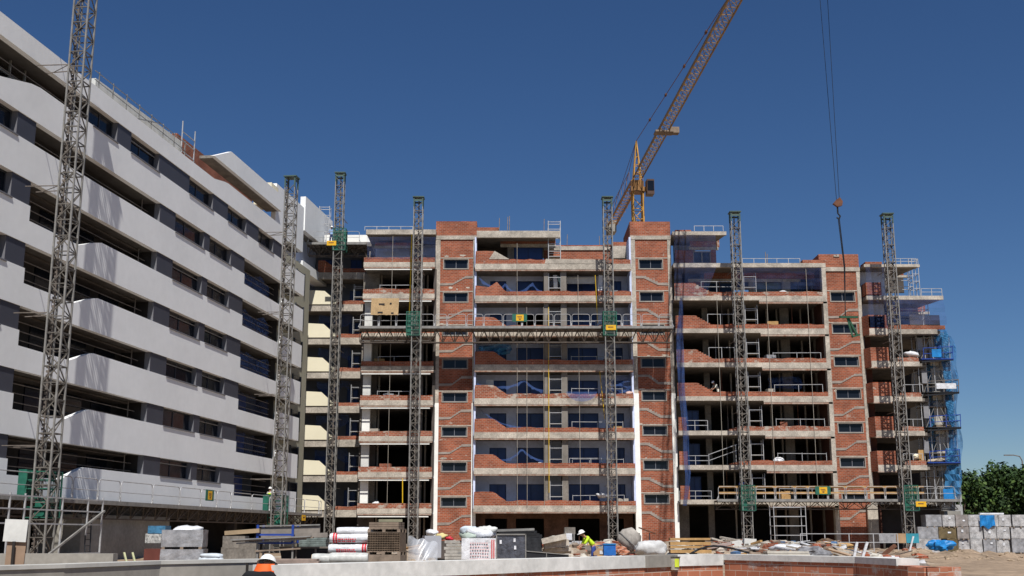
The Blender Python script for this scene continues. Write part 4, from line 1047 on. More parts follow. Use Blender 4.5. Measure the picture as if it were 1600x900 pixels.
# steel props and odds on the open storeys
rp = random.Random(5); PG = 'steel props on the open storeys'
where = {0: 'lowest', 1: 'second', 2: 'third', 3: 'fourth', 4: 'fifth', 5: 'sixth', 6: 'seventh'}
for i in range(7):
    for j, (x, part_) in enumerate(((1128, 'left of the mast'), (1238, 'near the right end'))):
        x += rp.uniform(-8, 8); zz = zB[i]+.47; hh_ = (zB[i+1]+.2 if i < 6 else zz+2.2)-zz; yy = YF+rp.uniform(1.0, 2.6)
        o_ = MB().bar((0, 0, 0), (0, 0, hh_*.55), .075, 6).bar((0, 0, hh_*.55), (0, 0, hh_), .05, 6).box(-.09, .09, -.09, .09, 0, .02).build('steel_prop', [rust, steel, steeld][(i+j) % 3], origin=(0, 0, 0))
        o_.location = (WX(x, 600, yy), yy, zz); tag(o_, f'upright steel prop {part_} in the open concrete bay, {where[i]} storey up', 'prop', PG)
OG = 'sacks and blocks left on the storeys'
for i in range(7):
    for j, (xa, bay, zz, yy) in enumerate(((600, 'bay left of the first stair tower', zA[i]+.37, YF+1.0), (955, 'middle bay beside the mast', zC[i]+.37, YF+1.0), (1216, 'open concrete bay', zB[i]+.47, YF+1.0))):
        x = xa+rp.uniform(-14, 14); s_ = rp.uniform(.35, .6)
        mm = [film, conc, wood, brick, greyfilm][(i*3+j) % 5]; kind_ = ['sack', 'block', 'board stack', 'brick stack', 'wrapped load'][(i*3+j) % 5]
        c_ = (WX(x, 600, yy), yy, zz)
        mb_ = MB().blob((c_[0], c_[1], zz+.45), s_, (1, .7, .8), .2, seed=i*3+j, nu=12, nv=8) if kind_ == 'sack' else MB().obox((c_[0], c_[1], zz+.42), s_*1.6, .6, .84+.2*rp.random(), rp.uniform(-.3, .3))
        tagm(mb_, kind_.replace(' ', '_'), mm, f'{kind_} showing above the parapet, {bay}, {where[i]} storey up', kind_, OG, smooth=kind_ == 'sack')
# cornices of loose planks on the top-left roof
tagm(MB().box(WX(536, 372, YR), WX(568, 372, YR), YR+.6, YR+.9, WZ(380, YR), WZ(371, YR)), 'foam_stack', whited, 'white foam panels stacked on the roof behind the short platform', 'foam panels')

# more hanging nets, sheets and scaffolds so that the storeys differ
vnet('crumpled blue net bunched at the right end of the sixth storey parapet, middle bay', ([(940, 590), (938, 622)], [(985, 586), (988, 618)]), YF+.6, netb, .2, (8, 6))
vnet('blue net hanging loosely in the fourth storey behind the parapet, open bay', ([(1200, 590), (1202, 606)], [(1252, 588), (1254, 608)]), YF+1.6, netb, .2, (8, 5))
vnet('blue net gathered under the high platform beside the first stair tower', ([(748, 540), (752, 560)], [(800, 537), (798, 552)]), YF+.3, netd, .2, (8, 5))
vnet('long blue net hanging in the right-most bay behind the mast', ([(1446, 570), (1449, 650), (1452, 720)], [(1462, 568), (1466, 650), (1470, 722)]), YF+2.2, netd, .25, (5, 18))
vnet('blue net wrapped round the lowest storeys at the right end', ([(1478, 700), (1476, 782)], [(1500, 700), (1502, 782)]), YF+1.1, netd, .2, (6, 8))
for i, (x, y, lab) in enumerate(((1452, 606, 'slim scaffold tower at the right end beside the upper loading stage'), (1456, 660, 'slim scaffold tower at the right end beside the middle loading stage'), (1460, 716, 'slim scaffold tower at the right end beside the lowest loading stage'))):
    roofscaf(lab, x, x+22, y, y-46, YF+3.2, 4, .9)
rail('tube railing at the edge of the uppermost right-most terrace', 1440, 1472, 462, 451, YF+1, 3)
rail('tube railing on the penthouse roof beside the second stair tower', 1085, 1130, 361, 353, YF+.6, 4, 1)
rail('tube railing along the long roof of the open bay', 1160, 1250, 411, 404, YF+.7, 6, 1)
rail('tube railing in the second lowest opening of the middle bay, right half', 890, 940, 728, 716, YF+.4, 4, 1)

# tube scaffold wrapping the right end of the brick block
Ye = YF+1.6; xe0, xe1 = WX(1444, 700, Ye), WX(1494, 700, Ye); he = WZ(520, Ye)
t = thing('end_scaffold', 'dense tube scaffold behind blue nets, wrapping the right end of the brick block', 'scaffold', (xe0, Ye, 4.0))
we = xe1-xe0; he -= 4.0
for k in range(5):
    for y in (0, 1.2): MB().bar((we*k/4, y, 0), (we*k/4, y, he-(0 if k < 4 else 1.5)), .055).build('standard', tube, t)
z = .5; q = 0
while z < he-.3:
    for y in (0, 1.2): MB().bar((-.1, y, z), (we+.1, y, z), .045).build('ledger', steel, t)
    if q % 2 == 0: MB().box(0, we, .05, 1.15, z-.08, z-.03).build('boards', oldwood, t)
    z += 1.0; q += 1
for k in range(5):
    zz = k*3.0; MB().bar((0, -.03, zz), (we*.5, -.03, min(he, zz+3)), .04).build('brace', steel, t); MB().bar((we*.5, -.03, min(he, zz+3)), (we, -.03, zz), .04).build('brace', steel, t)
vnet('wide blue net over the tube scaffold at the right end of the block', ([(1470, 520), (1478, 600), (1484, 700), (1482, 775)], [(1492, 530), (1496, 600), (1502, 700), (1502, 775)]), YF+1.45, netmat('end_net', (.03, .20, .48), .6), .3, (8, 30))
nr = random.Random(9)
for i in range(7):
    for (xa_, xb_, bay) in ((1210, 1285, 'right half of the open bay'), (893, 972, 'right half of the middle bay'), (590, 640, 'bay left of the first stair tower')):
        if nr.random() < .25: continue
        zl_ = (zB if xa_ > 1100 else zC if xa_ > 800 else zA)[i]+(.47 if xa_ > 1100 else .37)
        x0_, x1_ = WX(xa_, 600, YF+.5), WX(xb_, 600, YF+.5); n_ = nr.choice((3, 4)); h_ = nr.uniform(1.05, 1.25)
        t = thing('balcony_railing', f'thin tube guard rail, {bay}, {where[i]} storey up', 'railing', (x0_, YF+.5, zl_), 0, 'thin tube guard rails')
        for k in range(n_): MB().bar(((x1_-x0_)*k/(n_-1), 0, 0), ((x1_-x0_)*k/(n_-1), 0, h_), .04).build('post', tube, t)
        MB().bar((0, 0, h_-.05), (x1_-x0_, 0, h_-.05+nr.uniform(-.05, .05)), .04).build('rail', tube, t)
# ================================================================ people
def skin(name, verts, edges, radii, m, parent, root=0, sub=1, flat=1.0):
    me = bpy.data.meshes.new(name); me.from_pydata([Vector(v) for v in verts], edges, []); me.update()
    o = bpy.data.objects.new(name, me); COL.objects.link(o)
    md = o.modifiers.new('Skin', 'SKIN'); md.use_smooth_shade = True; md.branch_smoothing = .6
    if not me.skin_vertices: me.skin_vertices.new()
    for i, r in enumerate(radii):
        r = r if isinstance(r, tuple) else (r, r); me.skin_vertices[0].data[i].radius = r; me.skin_vertices[0].data[i].use_root = (i == root)
    s = o.modifiers.new('Sub', 'SUBSURF'); s.levels = sub; s.render_levels = sub
    bpy.context.view_layer.update()
    dg = bpy.context.evaluated_depsgraph_get(); nm = bpy.data.meshes.new_from_object(o.evaluated_get(dg))
    o.modifiers.clear(); o.data = nm; nm.materials.clear(); nm.materials.append(m)
    for p in nm.polygons: p.use_smooth = True
    o.parent = parent; return o
skinm = mat('skin', (.42, .22, .14), .6, .1, 3)
POSES = {
 # pelvis, chest, neck, head, (shoulder, elbow, wrist, hand) l/r, (hip, knee, ankle, toe) l/r ; figure faces -y
 'stand': dict(pel=(0, 0, .95), wa=(0, 0, 1.12), ch=(0, 0, 1.33), nk=(0, 0, 1.49), hd=(0, -.02, 1.63),
    al=[(.19, 0, 1.42), (.24, .03, 1.14), (.20, -.16, .95), (.18, -.24, .93)], ar=[(-.19, 0, 1.42), (-.25, .02, 1.15), (-.22, -.18, 1.02), (-.2, -.26, 1.02)],
    ll=[(.1, 0, .9), (.12, -.02, .5), (.13, .02, .09), (.14, -.13, .04)], lr=[(-.1, 0, .9), (-.12, -.02, .5), (-.13, .02, .09), (-.14, -.13, .04)]),
 'bend': dict(pel=(.12, .05, .9), wa=(.02, 0, 1.07), ch=(-.14, -.05, 1.22), nk=(-.28, -.08, 1.31), hd=(-.38, -.12, 1.40),
    al=[(-.1, -.22, 1.24), (-.25, -.26, 1.0), (-.40, -.2, .88), (-.47, -.2, .84)], ar=[(-.2, .14, 1.24), (-.34, .1, 1.0), (-.47, 0, .90), (-.53, 0, .86)],
    ll=[(.12, -.08, .86), (.07, -.12, .47), (.15, -.08, .09), (.05, -.14, .04)], lr=[(.12, .14, .86), (.2, .12, .48), (.27, .16, .09), (.17, .12, .04)]),
}
def person(label, loc, rz, pose, shirt, trousers, helm, scale=1, vest=None, extra=None):
    P = POSES[pose] if isinstance(pose, str) else pose
    t = thing('person', label, 'person', loc, rz); t.scale = (scale,)*3
    V = [P['pel'], P['wa'], P['ch'], P['nk'], P['hd']]; E = [(0, 1), (1, 2), (2, 3), (3, 4)]; R = [(.105, .08), (.10, .075), (.11, .08), .052, (.082, .098)]
    hd = Vector(P['hd']); up = (hd-Vector(P['nk'])).normalized(); V.append(hd+up*.09); E.append((4, 5)); R.append((.07, .085)); up = (up+Vector((0, 0, 1.3))).normalized()
    for k in ('al', 'ar'):
        b = len(V); V += P[k]; R += [.062, .045, .03, .035]; E += [(2, b), (b, b+1), (b+1, b+2), (b+2, b+3)]
        w, h = Vector(P[k][2]), Vector(P[k][3]); d = (h-w).normalized(); sd = d.orthogonal().normalized()
        for j in range(4):
            b2 = len(V); V += [h+sd*(.027*(j-1.5))+d*.05, h+sd*(.03*(j-1.5))+d*(.085-.008*abs(j-1.3))+Vector((0, 0, -.012))]; R += [.010, .009]; E += [(b+3, b2), (b2, b2+1)]
        b2 = len(V); V += [w+d*.03+sd*.05, w+d*.07+sd*.065]; R += [.012, .010]; E += [(b+2, b2), (b2, b2+1)]
    for k in ('ll', 'lr'):
        b = len(V); V += P[k]; R += [.095, .062, .042, .04]; E += [(0, b), (b, b+1), (b+1, b+2), (b+2, b+3)]
    skin('body', V, E, R, skinm, t)
    # shirt and trousers follow the body
    V = [P['wa'], P['ch'], tuple(Vector(P['ch']).lerp(Vector(P['nk']), .55)), tuple(Vector(P['pel']).lerp(Vector(P['wa']), .3))]; E = [(0, 1), (1, 2), (0, 3)]; R = [(.155, .125), (.175, .14), (.115, .095), (.155, .13)]
    for k in ('al', 'ar'):
        b = len(V); e = Vector(P[k][1]); V += [P[k][0], e, tuple(e.lerp(Vector(P[k][2]), .25))]; R += [.08, .062, .055]; E += [(1, b), (b, b+1), (b+1, b+2)]
    skin('shirt', V, E, R, shirt, t)
    pe, wa_ = Vector(P['pel']), Vector(P['wa']); V = [tuple(pe), tuple(pe.lerp(wa_, .6))]; E = [(0, 1)]; R = [(.135, .115), (.135, .11)]
    for k in ('ll', 'lr'):
        hp, kn = Vector(P[k][0]), Vector(P[k][1])
        b = len(V); V += [tuple(hp.lerp(kn, .18)), tuple(kn), P[k][2]]; R += [.108, .08, .066]; E += [(0, b), (b, b+1), (b+1, b+2)]
    skin('trousers', V, E, R, trousers, t)
    for k in ('ll', 'lr'):
        a, tt = Vector(P[k][2]), Vector(P[k][3]); skin('boot', [a, a-Vector((0, 0, .045)), tt], [(0, 1), (1, 2)], [.055, .05, .048], black, t)
    # helmet: shell and brim
    m = MB(); M = Matrix.Translation(hd+up*.055) @ up.to_track_quat('Z', 'Y').to_matrix().to_4x4()
    def D(u, v):
        a = 2*pi*u; b = pi/2*v; r = .128; return M @ Vector((r*cos(a)*cos(b)*.92, r*sin(a)*cos(b)*1.05, r*.95*sin(b)))
    m.sheet(D, 18, 6)
    def Bq(u, v):
        a = 2*pi*u; return M @ Vector(((.117+.028*v)*cos(a), (.132+(.03+.045*max(0, -sin(a)))*v)*sin(a), .004-.018*v))
    m.sheet(Bq, 18, 1); m.build('helmet', helm, t, smooth=True)
    # face
    f = MB(); q = up.to_track_quat('Z', 'Y').to_matrix(); fr = q @ Vector((0, -1, 0)); sd = q @ Vector((1, 0, 0))
    if fr.y > 0: fr = -fr
    for s_ in (-1, 1): MB().blob(hd+fr*.092+sd*(.032*s_)+up*.02, .012, amp=0, nu=6, nv=4).build('eye', black, t)
    f = MB().blob(hd+fr*.102-up*.008, .018, (.7, 1, 1.5), amp=0, nu=8, nv=5); f.blob(hd+fr*.09-up*.048, .02, (1.4, .5, .35), amp=0, nu=8, nv=4)
    for s_ in (-1, 1): f.blob(hd+sd*(.085*s_), .026, (.4, .8, 1.2), amp=0, nu=6, nv=5)
    f.build('face_features', skinm, t, smooth=True)
    if vest:
        V = [P['wa'], P['ch'], tuple(Vector(P['ch']).lerp(Vector(P['nk']), .4))]; skin('vest', V, [(0, 1), (1, 2)], [(.165, .135), (.19, .145), (.12, .1)], vest, t)
    return t
hiv = mat('hi_vis_yellow', (.55, .78, .03), .7, .1, 3); navy = mat('navy_cloth', (.02, .04, .12), .9, .2, 3); workblue = mat('work_blue', (.03, .06, .25), .9, .2, 3)
whelm = mat('white_helmet', (.8, .8, .78), .35, .03, 3); blackc = mat('black_cloth', (.012, .012, .014), .9, .2, 3); orangec = mat('orange_cloth', (.85, .13, .02), .7, .15, 6); pale = mat('pale_cloth', (.62, .6, .52), .9, .15, 3)
def ground_pt(x, y): return (x, y, gh(x, y))
YPP = 50.0
p = W(923, 860, 50.8); person('person in white helmet and yellow high visibility shirt bending over blocks behind the wall', (p.x, 50.8, gh(p.x, 50.8)-.01), 0, 'bend', hiv, workblue, whelm, 1.0)
tp = WZ(781.5, 96.5)
person('person in blue overalls and white helmet standing on the low timber railed platform', (WX(1160, 770, 96.9), 96.95, tp+.01), pi, 'stand', workblue, workblue, whelm, .98)
person('person in pale clothes bending over in the open bay above the stepped parapet', (WX(1120, 605, YF+1.1), YF+1.2, zB[3]+.47), .3, 'bend', pale, pale, whelm, 1.0)
person('person in pale blue shirt on the short platform at roof level', (WX(518, 370, 102.3), 102.3, WZ(380, 101.5)+.02), 0, 'stand', mat('pale_blue_cloth', (.25, .38, .6)), navy, whelm, 1.0)
person('person in white with a yellow vest on the platform along the white block', LW(L(421, 790, -1.2)[0], -1.2, 3.23), LROT+1.2, 'stand', pale, pale, whelm, 1, hiv)
# near worker, seen from behind, turned a little to the right
bk = dict(pel=(0, .06, .93), wa=(0, .02, 1.1), ch=(0, -.08, 1.30), nk=(0, -.20, 1.40), hd=(.02, -.31, 1.455),
    al=[(.19, -.08, 1.36), (.31, -.06, 1.13), (.29, -.28, .98), (.27, -.36, .95)], ar=[(-.19, -.08, 1.36), (-.31, -.08, 1.12), (-.22, -.30, 1.0), (-.18, -.37, .98)],
    ll=[(.1, .06, .88), (.12, 0, .48), (.13, .06, .09), (.14, -.09, .04)], lr=[(-.1, .06, .88), (-.12, 0, .48), (-.13, .06, .09), (-.14, -.09, .04)])
pn = W(407, 890, 16.2)
zt = WZ(864.5, 16.2)
t = person('person in black shirt and orange neck cloth under a white helmet, near the concrete wall', (pn.x-.05, 16.2, zt-1.64), pi-.3, bk, blackc, navy, whelm, 1.0)
hc = Vector(bk['hd'])
MB().sheet(lambda u, v: (hc.x+(.118+.03*v+.006*sin(u*30))*cos(pi*(.5-.68)+pi*1.36*u), hc.y+.02+.06*v+(.122+.02*v)*sin(pi*(.5-.68)+pi*1.36*u), hc.z+.04-.125*v), 24, 5).build('neck_cloth', orangec, t, smooth=True)
# ================================================================ low wall in the foreground
ZW = 1.2
def wp(x, y, z=ZW):
    """plan point where the line of sight meets height z"""
    b = F*CP-(450-y)*SP; d = F*SP+(450-y)*CP; t_ = (z-1.6)/d; return ((x-800)*t_, b*t_)
def wallseg(label, a, b, th_, h0, h1, m, name='coping', parent=None, zt=ZW):
    a = Vector((*a, 0)); b = Vector((*b, 0)); n = (b-a).normalized().cross(Vector((0, 0, 1)))*-1
    c = [(a.x, a.y), (b.x, b.y), (b.x+n.x*th_, b.y+n.y*th_), (a.x+n.x*th_, a.y+n.y*th_)]
    return MB().hprism(c, h0, h1)
nodes = [wp(425, 883), wp(736, 875.5), wp(1008, 868.5), wp(1058, 867), wp(1130, 866), wp(1335, 870), wp(1400, 873)]
bw_ = thing('brick_wall', 'low curved site wall of hollow red brick under a white mortar coping, across the foreground', 'wall', (nodes[2][0], nodes[2][1], -.5))
def wpart(mb, name, m):
    o = mb.build(name, m, bw_)
    for v in o.data.vertices: v.co.x -= nodes[2][0]; v.co.y -= nodes[2][1]; v.co.z += .5
    return o
copm = mat('coping_mortar', (.74, .73, .69), .85, .15, .9, col2=(.52, .52, .49), fine=.12, bump=.25)
def poly_strip(nd, off0, off1, z0, z1, m, name):
    mb = MB(); P = [Vector((*q, 0)) for q in nd]
    N_ = []
    for i in range(len(P)):
        a = P[max(0, i-1)]; b = P[min(len(P)-1, i+1)]; d = (b-a).normalized(); N_.append(Vector((-d.y, d.x, 0)))
    n = len(P); vs = []
    for z in (z0, z1):
        vs += [P[i]+N_[i]*off0+Vector((0, 0, z)) for i in range(n)]+[P[i]+N_[i]*off1+Vector((0, 0, z)) for i in range(n)]
    fs = []
    for i in range(n-1):
        fs += [(i, i+1, 2*n+i+1, 2*n+i), (n+i+1, n+i, 3*n+i, 3*n+i+1), (2*n+i, 2*n+i+1, 3*n+i+1, 3*n+i), (i+1, i, n+i, n+i+1)]
    fs += [(0, 2*n, 3*n, n), (n-1, 2*n-1, 4*n-1, 3*n-1)]
    mb.add(vs, fs); return wpart(mb, name, m)
def subdiv(nd, k=6):
    out = []
    for (a, b) in zip(nd, nd[1:]):
        for j in range(k): out.append((a[0]+(b[0]-a[0])*j/k+random.uniform(-.008, .008), a[1]+(b[1]-a[1])*j/k))
    return out+[nd[-1]]
poly_strip(subdiv(nodes[:3]), 0, .42, ZW-.23, ZW, copm, 'coping')
poly_strip(nodes[2:4], -.012, .42, ZW-.235, ZW+.004, concp, 'joint_block')
poly_strip(subdiv(nodes[3:5]), 0, .42, ZW-.23, ZW, copm, 'coping')
poly_strip(subdiv(nodes[4:]), 0, .42, ZW-.12, ZW, copm, 'coping')
# bevelled bright top edge
full = nodes+[wp(1445, 876), wp(1503, 877, 1.18)]
P = full
acc = 0
for (a, b), zt_ in zip(zip(P, P[1:]), [ZW-.23]*2+[ZW-.235]+[ZW-.23]+[ZW-.12]*2+[ZW-.11, ZW-.11]):
    a = Vector((*a, 0)); b = Vector((*b, 0)); d = (b-a); ln = d.length; u = d.normalized()
    o = MB().box(0, ln, .03, .36, -.45, zt_-.002).build('brick_courses', bigbrick)
    o.rotation_euler = (0, 0, math.atan2(u.y, u.x)); o.location = (a.x, a.y, 0); M_ = Matrix.LocRotScale(o.location, o.rotation_euler, None)
    for v in o.data.vertices:
        v.co.z += -.45
    # bring into the wall's frame
    o.parent = bw_; o.location = (a.x-nodes[2][0], a.y-nodes[2][1], .5)
# fix heights of the courses (mesh origin is at its base)
for o in [c for c in bw_.children if c.name.startswith('brick_courses')]:
    zs = [v.co.z for v in o.data.vertices]; k = -.45-min(zs)
    xs = [v.co.x for v in o.data.vertices]; ys = [v.co.y for v in o.data.vertices]; kx, ky = -min(xs), .03-min(ys)
    for v in o.data.vertices: v.co.z += k; v.co.x += kx; v.co.y += ky
# left concrete wall
nl = [wp(-60, 893), wp(100, 888), wp(250, 882), wp(420, 878.5)]
lw_ = thing('concrete_wall', 'low grey concrete wall with a rounded top at the bottom left', 'wall', (nl[1][0], nl[1][1], -.5))
bw_save = bw_; mbx = MB()
def wpart(mb, name, m):
    o = mb.build(name, m, lw_)
    for v in o.data.vertices: v.co.x -= nl[1][0]; v.co.y -= nl[1][1]; v.co.z += .5
    return o
poly_strip(nl, 0, .3, -.4, ZW, concp, 'wall_body'); poly_strip(nl, -.02, .32, ZW+.002, ZW+.05, mat('pale_coping', (.5, .49, .45), .85, .2, 2), 'coping')
MB().box(0, .035, -.03, 0, .5, 1.7).build('joint', dark, lw_).location = (wp(385, 880)[0]-nl[1][0], wp(385, 880)[1]-nl[1][1], 0)
# bucket on the wall
t = thing('bucket', 'dirty white bucket with a yellow label hanging on the face of the white coping', 'bucket', (p.x, wp(1243, 867)[1]-.16, ZW-.30))
m = MB()
m.sheet(lambda u, v: ((.10+.03*v)*cos(2*pi*u), (.10+.03*v)*sin(2*pi*u), .26*v), 18, 1); m.add([(.10*cos(2*pi*k/18), .10*sin(2*pi*k/18), 0) for k in range(18)], [tuple(range(18))[::-1]])
m.build('pail', mat('dirty_pail', (.5, .47, .38), .7, .35, 8), t, smooth=True)
MB().sheet(lambda u, v: ((.125)*cos(-pi/2+.9*u), (.125)*sin(-pi/2+.9*u), .06+.17*v), 6, 1).build('label_sticker', mat('lime', (.6, .7, .05)), t)
MB().path([(.135*cos(2*pi*k/18), .135*sin(2*pi*k/18), .26) for k in range(19)], .014, 4).build('rim', black, t)
# ================================================================ yard: helpers
def base(x, y, Y, dz=0):
    return Vector((WX(x, y, Y), Y, gh(WX(x, y, Y), Y)+dz))
K = lambda Y: Y/1790.0     # metres per photograph pixel near the horizon
def stack_pile(): pass
def roll(parent, c, L_, r, m, ax='x', band=True, endm=None, seed=0):
    """soft plastic wrapped cylinder with slightly crumpled skin"""
    mb = MB()
    def Q(u, v):
        a = 2*pi*v; rr = r*(1+.05*noise.noise(Vector((u*5+seed, cos(a)*1.5, sin(a)*1.5))))*(1 if 0 < u < 1 else .86)
        if u in (0, 1): pass
        x = (u-.5)*L_; return (c[0]+x, c[1]+rr*cos(a), c[2]+rr*sin(a)*.93)
    mb.sheet(Q, 14, 16)
    for e in (0, 14):
        mb.add([mb.v[j*15+e] for j in range(16)], [tuple(range(16))])
    o = mb.build('wrapping', m, parent, smooth=True)
    if band:
        bm = MB(); x0 = c[0]+L_*(.32 if band == 1 else -.42)
        for dx in (0, .1):
            bm.sheet(lambda u, v, dx=dx: (x0+dx+.075*u, c[1]+r*1.02*cos(2*pi*v), c[2]+r*.955*sin(2*pi*v)), 1, 16)
        bm.build('red_band', redp, o)
        tx = MB(); rnd = random.Random(seed); x = c[0]-L_*.25
        for row in range(2):
            x = c[0]-L_*.28
            while x < c[0]+L_*.15:
                w_ = rnd.uniform(.03, .08); a = -1.9+row*.5
                a = pi+.25+row*.45
                for k in range(1):
                    y_, z_ = c[1]+r*1.015*cos(a), c[2]-r*.945*sin(a)*(-1 if False else -1)*-1
                    tx.obox((x, c[1]+r*1.03*cos(a), c[2]+r*.96*sin(a-.0)*-1*-1 if False else c[2]+r*.96*sin(pi-a)*-1*-1), w_, .012, .05)
                x += w_+.025
        tag(tx.build('red_print', redp, o), kind='stuff')
    if endm:
        em = MB(); em.bar((c[0]-L_/2-.015, c[1], c[2]), (c[0]-L_/2-.005, c[1], c[2]), r*1.5, 18); em.build('roll_end', endm, o)
    return o
def on_ground(name, label, cat, x, Y, rz=0, group=None, dz=0):
    X = WX(x, 860, Y); return thing(name, label, cat, (X, Y, gh(X, Y)+dz), rz, group)
# ---- insulation rolls (every roll its own thing)
Y = 46.0; k = K(Y)
def zrow(y): return WZ(y, Y)
RG = 'white plastic wrapped insulation rolls'
rl = [(546, 857, 62, 15, 1, 'white roll with red bands at its right end, third down in the heap'), (548, 840.5, 62, 16, 2, 'white roll with red bands at its left end, second down in the heap'),
      (555, 830, 55, 13, 0, 'plain white roll on top of the heap left of the paver pallet')]
for i, (x, y, w_, d_, b_, lab) in enumerate(rl):
    c = W(x, y, Y); t = thing('insulation_roll', lab, 'insulation roll', (c.x, Y, c.z-d_*k/2), random.uniform(-.06, .06), RG)
    roll(t, (0, 0, d_*k/2), w_*k, d_*k/2, film, band=b_, seed=i)
for i, (x, y, w_, d_, lab) in enumerate(((545, 872, 56, 17, 'white roll lying at the bottom of the heap, next to the wall'), (505, 873, 32, 16, 'white roll with a tan core end lying at the far left of the heap'))):
    Y2_ = 44.6; c = W(x, y, Y2_); t = thing('insulation_roll', lab, 'insulation roll', (c.x, Y2_, c.z-d_*k/2), 0.03, RG)
    roll(t, (0, 0, d_*k/2), w_*k, d_*k/2, mat('dirty_film', (.55, .56, .53), .4, .3, 4), band=0, endm=mat('tan_core', (.55, .38, .2)) if i else None, seed=5+i)
# earth-filled base under the heap so that the rolls rest on something
tagm(MB().box(W(478, 880, 45).x, W(640, 880, 45).x, 44.2, 47.4, .2, WZ(880.5, 45)), 'concrete_plinth', concd, 'low rough plinth carrying the rolls and the paver pallet', 'plinth')
# ---- pallets of pavers
def pallet(parent, w, d, z=0, h=.14):
    m = MB()
    for i in range(5): m.box(-w/2+i*w/5+.01, -w/2+(i+1)*w/5-.02, -d/2, d/2, z+h-.022, z+h)
    for y in (-d/2, -.05, d/2-.1):
        m.box(-w/2, w/2, y, y+.1, z, z+.02)
        for x in (-w/2, -.06, w/2-.12): m.box(x, x+.12, y, y+.1, z+.02, z+h-.022)
    return m.build('pallet', oldwood, parent)
Y = 45.6; k = K(Y); x0_, x1_ = 576, 628
c = W(602, 877, Y); w_ = 52*k; d_ = 1.2
t = thing('paver_pallet', 'brown pallet stack of hollow blocks, honeycomb side showing, right of the white rolls', 'pallet stack', (c.x+.02, Y+.3, WZ(880.5, 45)), -.12)
z = 0; MB().box(-w_/2, w_/2, -d_/2, d_/2, 0, .30).build('boards', oldwood, t); z = .30
pallet(t, w_, d_, z); z += .14; hh = WZ(832, Y)-WZ(880.5, 45)-z
m = MB().box(-w_/2+.04, w_/2-.04, -d_/2+.12, d_/2, z, z+hh)
rows, cols = 11, 13
for r_ in range(rows):
    for c_ in range(cols+1):
        xx = -w_/2+.04+(w_-.08)*c_/cols; m.box(xx-.012, xx+.012, -d_/2+.02, -d_/2+.12, z+r_*hh/rows+.02, z+(r_+1)*hh/rows)
    m.box(-w_/2+.04, w_/2-.04, -d_/2, -d_/2+.12, z+r_*hh/rows, z+r_*hh/rows+.022)
m.build('hollow_blocks', mat('brown_block', (.20, .145, .10), .9, .35, 3, fine=.3), t); z += hh
pallet(t, w_*.96, d_, z); z += .14
m = MB()
for i in range(3): m.box(-w_/2+.07, w_/2-.1, -d_/2+.05, d_/2-.1, z+i*.085, z+i*.085+.075)
m.build('planks', oldwood, t); z += .26
MB().obox((.1, 0, z+.05), .9, .6, .1, .3).build('loose_sacks', mat('olive_sack', (.25, .24, .16)), t)
# ---- generic wrapped cubes (block pallets)
def wrapped(name, label, cat, x0, x1, yt, yb_, Y, depth, m, rz=0, group=None, lbl=True, seed=0, zb=None):
    k = K(Y); w = (x1-x0)*k; zt, z0 = WZ(yt, Y), (WZ(yb_, Y) if zb is None else zb); h = zt-z0
    t = thing(name, label, cat, (WX((x0+x1)/2, yb_, Y), Y, z0), rz, group)
    mb = MB(); P_ = []
    n = 5
    def face(fn, nu, nv): mb.sheet(fn, nu, nv)
    def j(p, a=.025): return Vector(p)+Vector((noise.noise(Vector(p)*3+Vector((seed, 0, 0))), noise.noise(Vector(p)*3+Vector((0, seed, 9))), .5*noise.noise(Vector(p)*3+Vector((5, 0, seed)))))*a
    for s_ in (0, 1):
        face(lambda u, v: j((-w/2+w*u, -depth/2 if s_ == 0 else depth/2, .1+(h-.1)*v)), 6, 5)
        face(lambda u, v: j((-w/2 if s_ == 0 else w/2, -depth/2+depth*u, .1+(h-.1)*v)), 6, 5)
    face(lambda u, v: j((-w/2+w*u, -depth/2+depth*v, h)), 6, 6)
    mb.build('wrapped_load', m, t)
    b = MB()
    for x in (-w/2+.02, -.06, w/2-.14): b.box(x, x+.12, -depth/2, depth/2, 0, .1)
    b.build('pallet', oldwood, t)
    if lbl and seed % 3: q_ = .16*sin(seed*5.1); e_ = .1*sin(seed*3.7); MB().box(w*(q_-.1), w*(q_+.08+.1*abs(e_)), -depth/2-.04, -depth/2-.03, h*(.58+e_), h*(.70+e_+.08*(seed % 2))).build('paper_label', film, t)
    return t
greys = [greyfilm, mat('grey_wrap_light', (.50, .49, .48), .3, .6, 2.2, fine=.3, spec=.6, bump=.6), mat('grey_wrap_warm', (.30, .27, .25), .35, .4, 3, fine=.15, spec=.5, bump=.5), mat('brown_wrap', (.16, .12, .06), .5, .4, 3, fine=.2)]
Yb = 96.0
names_l = []
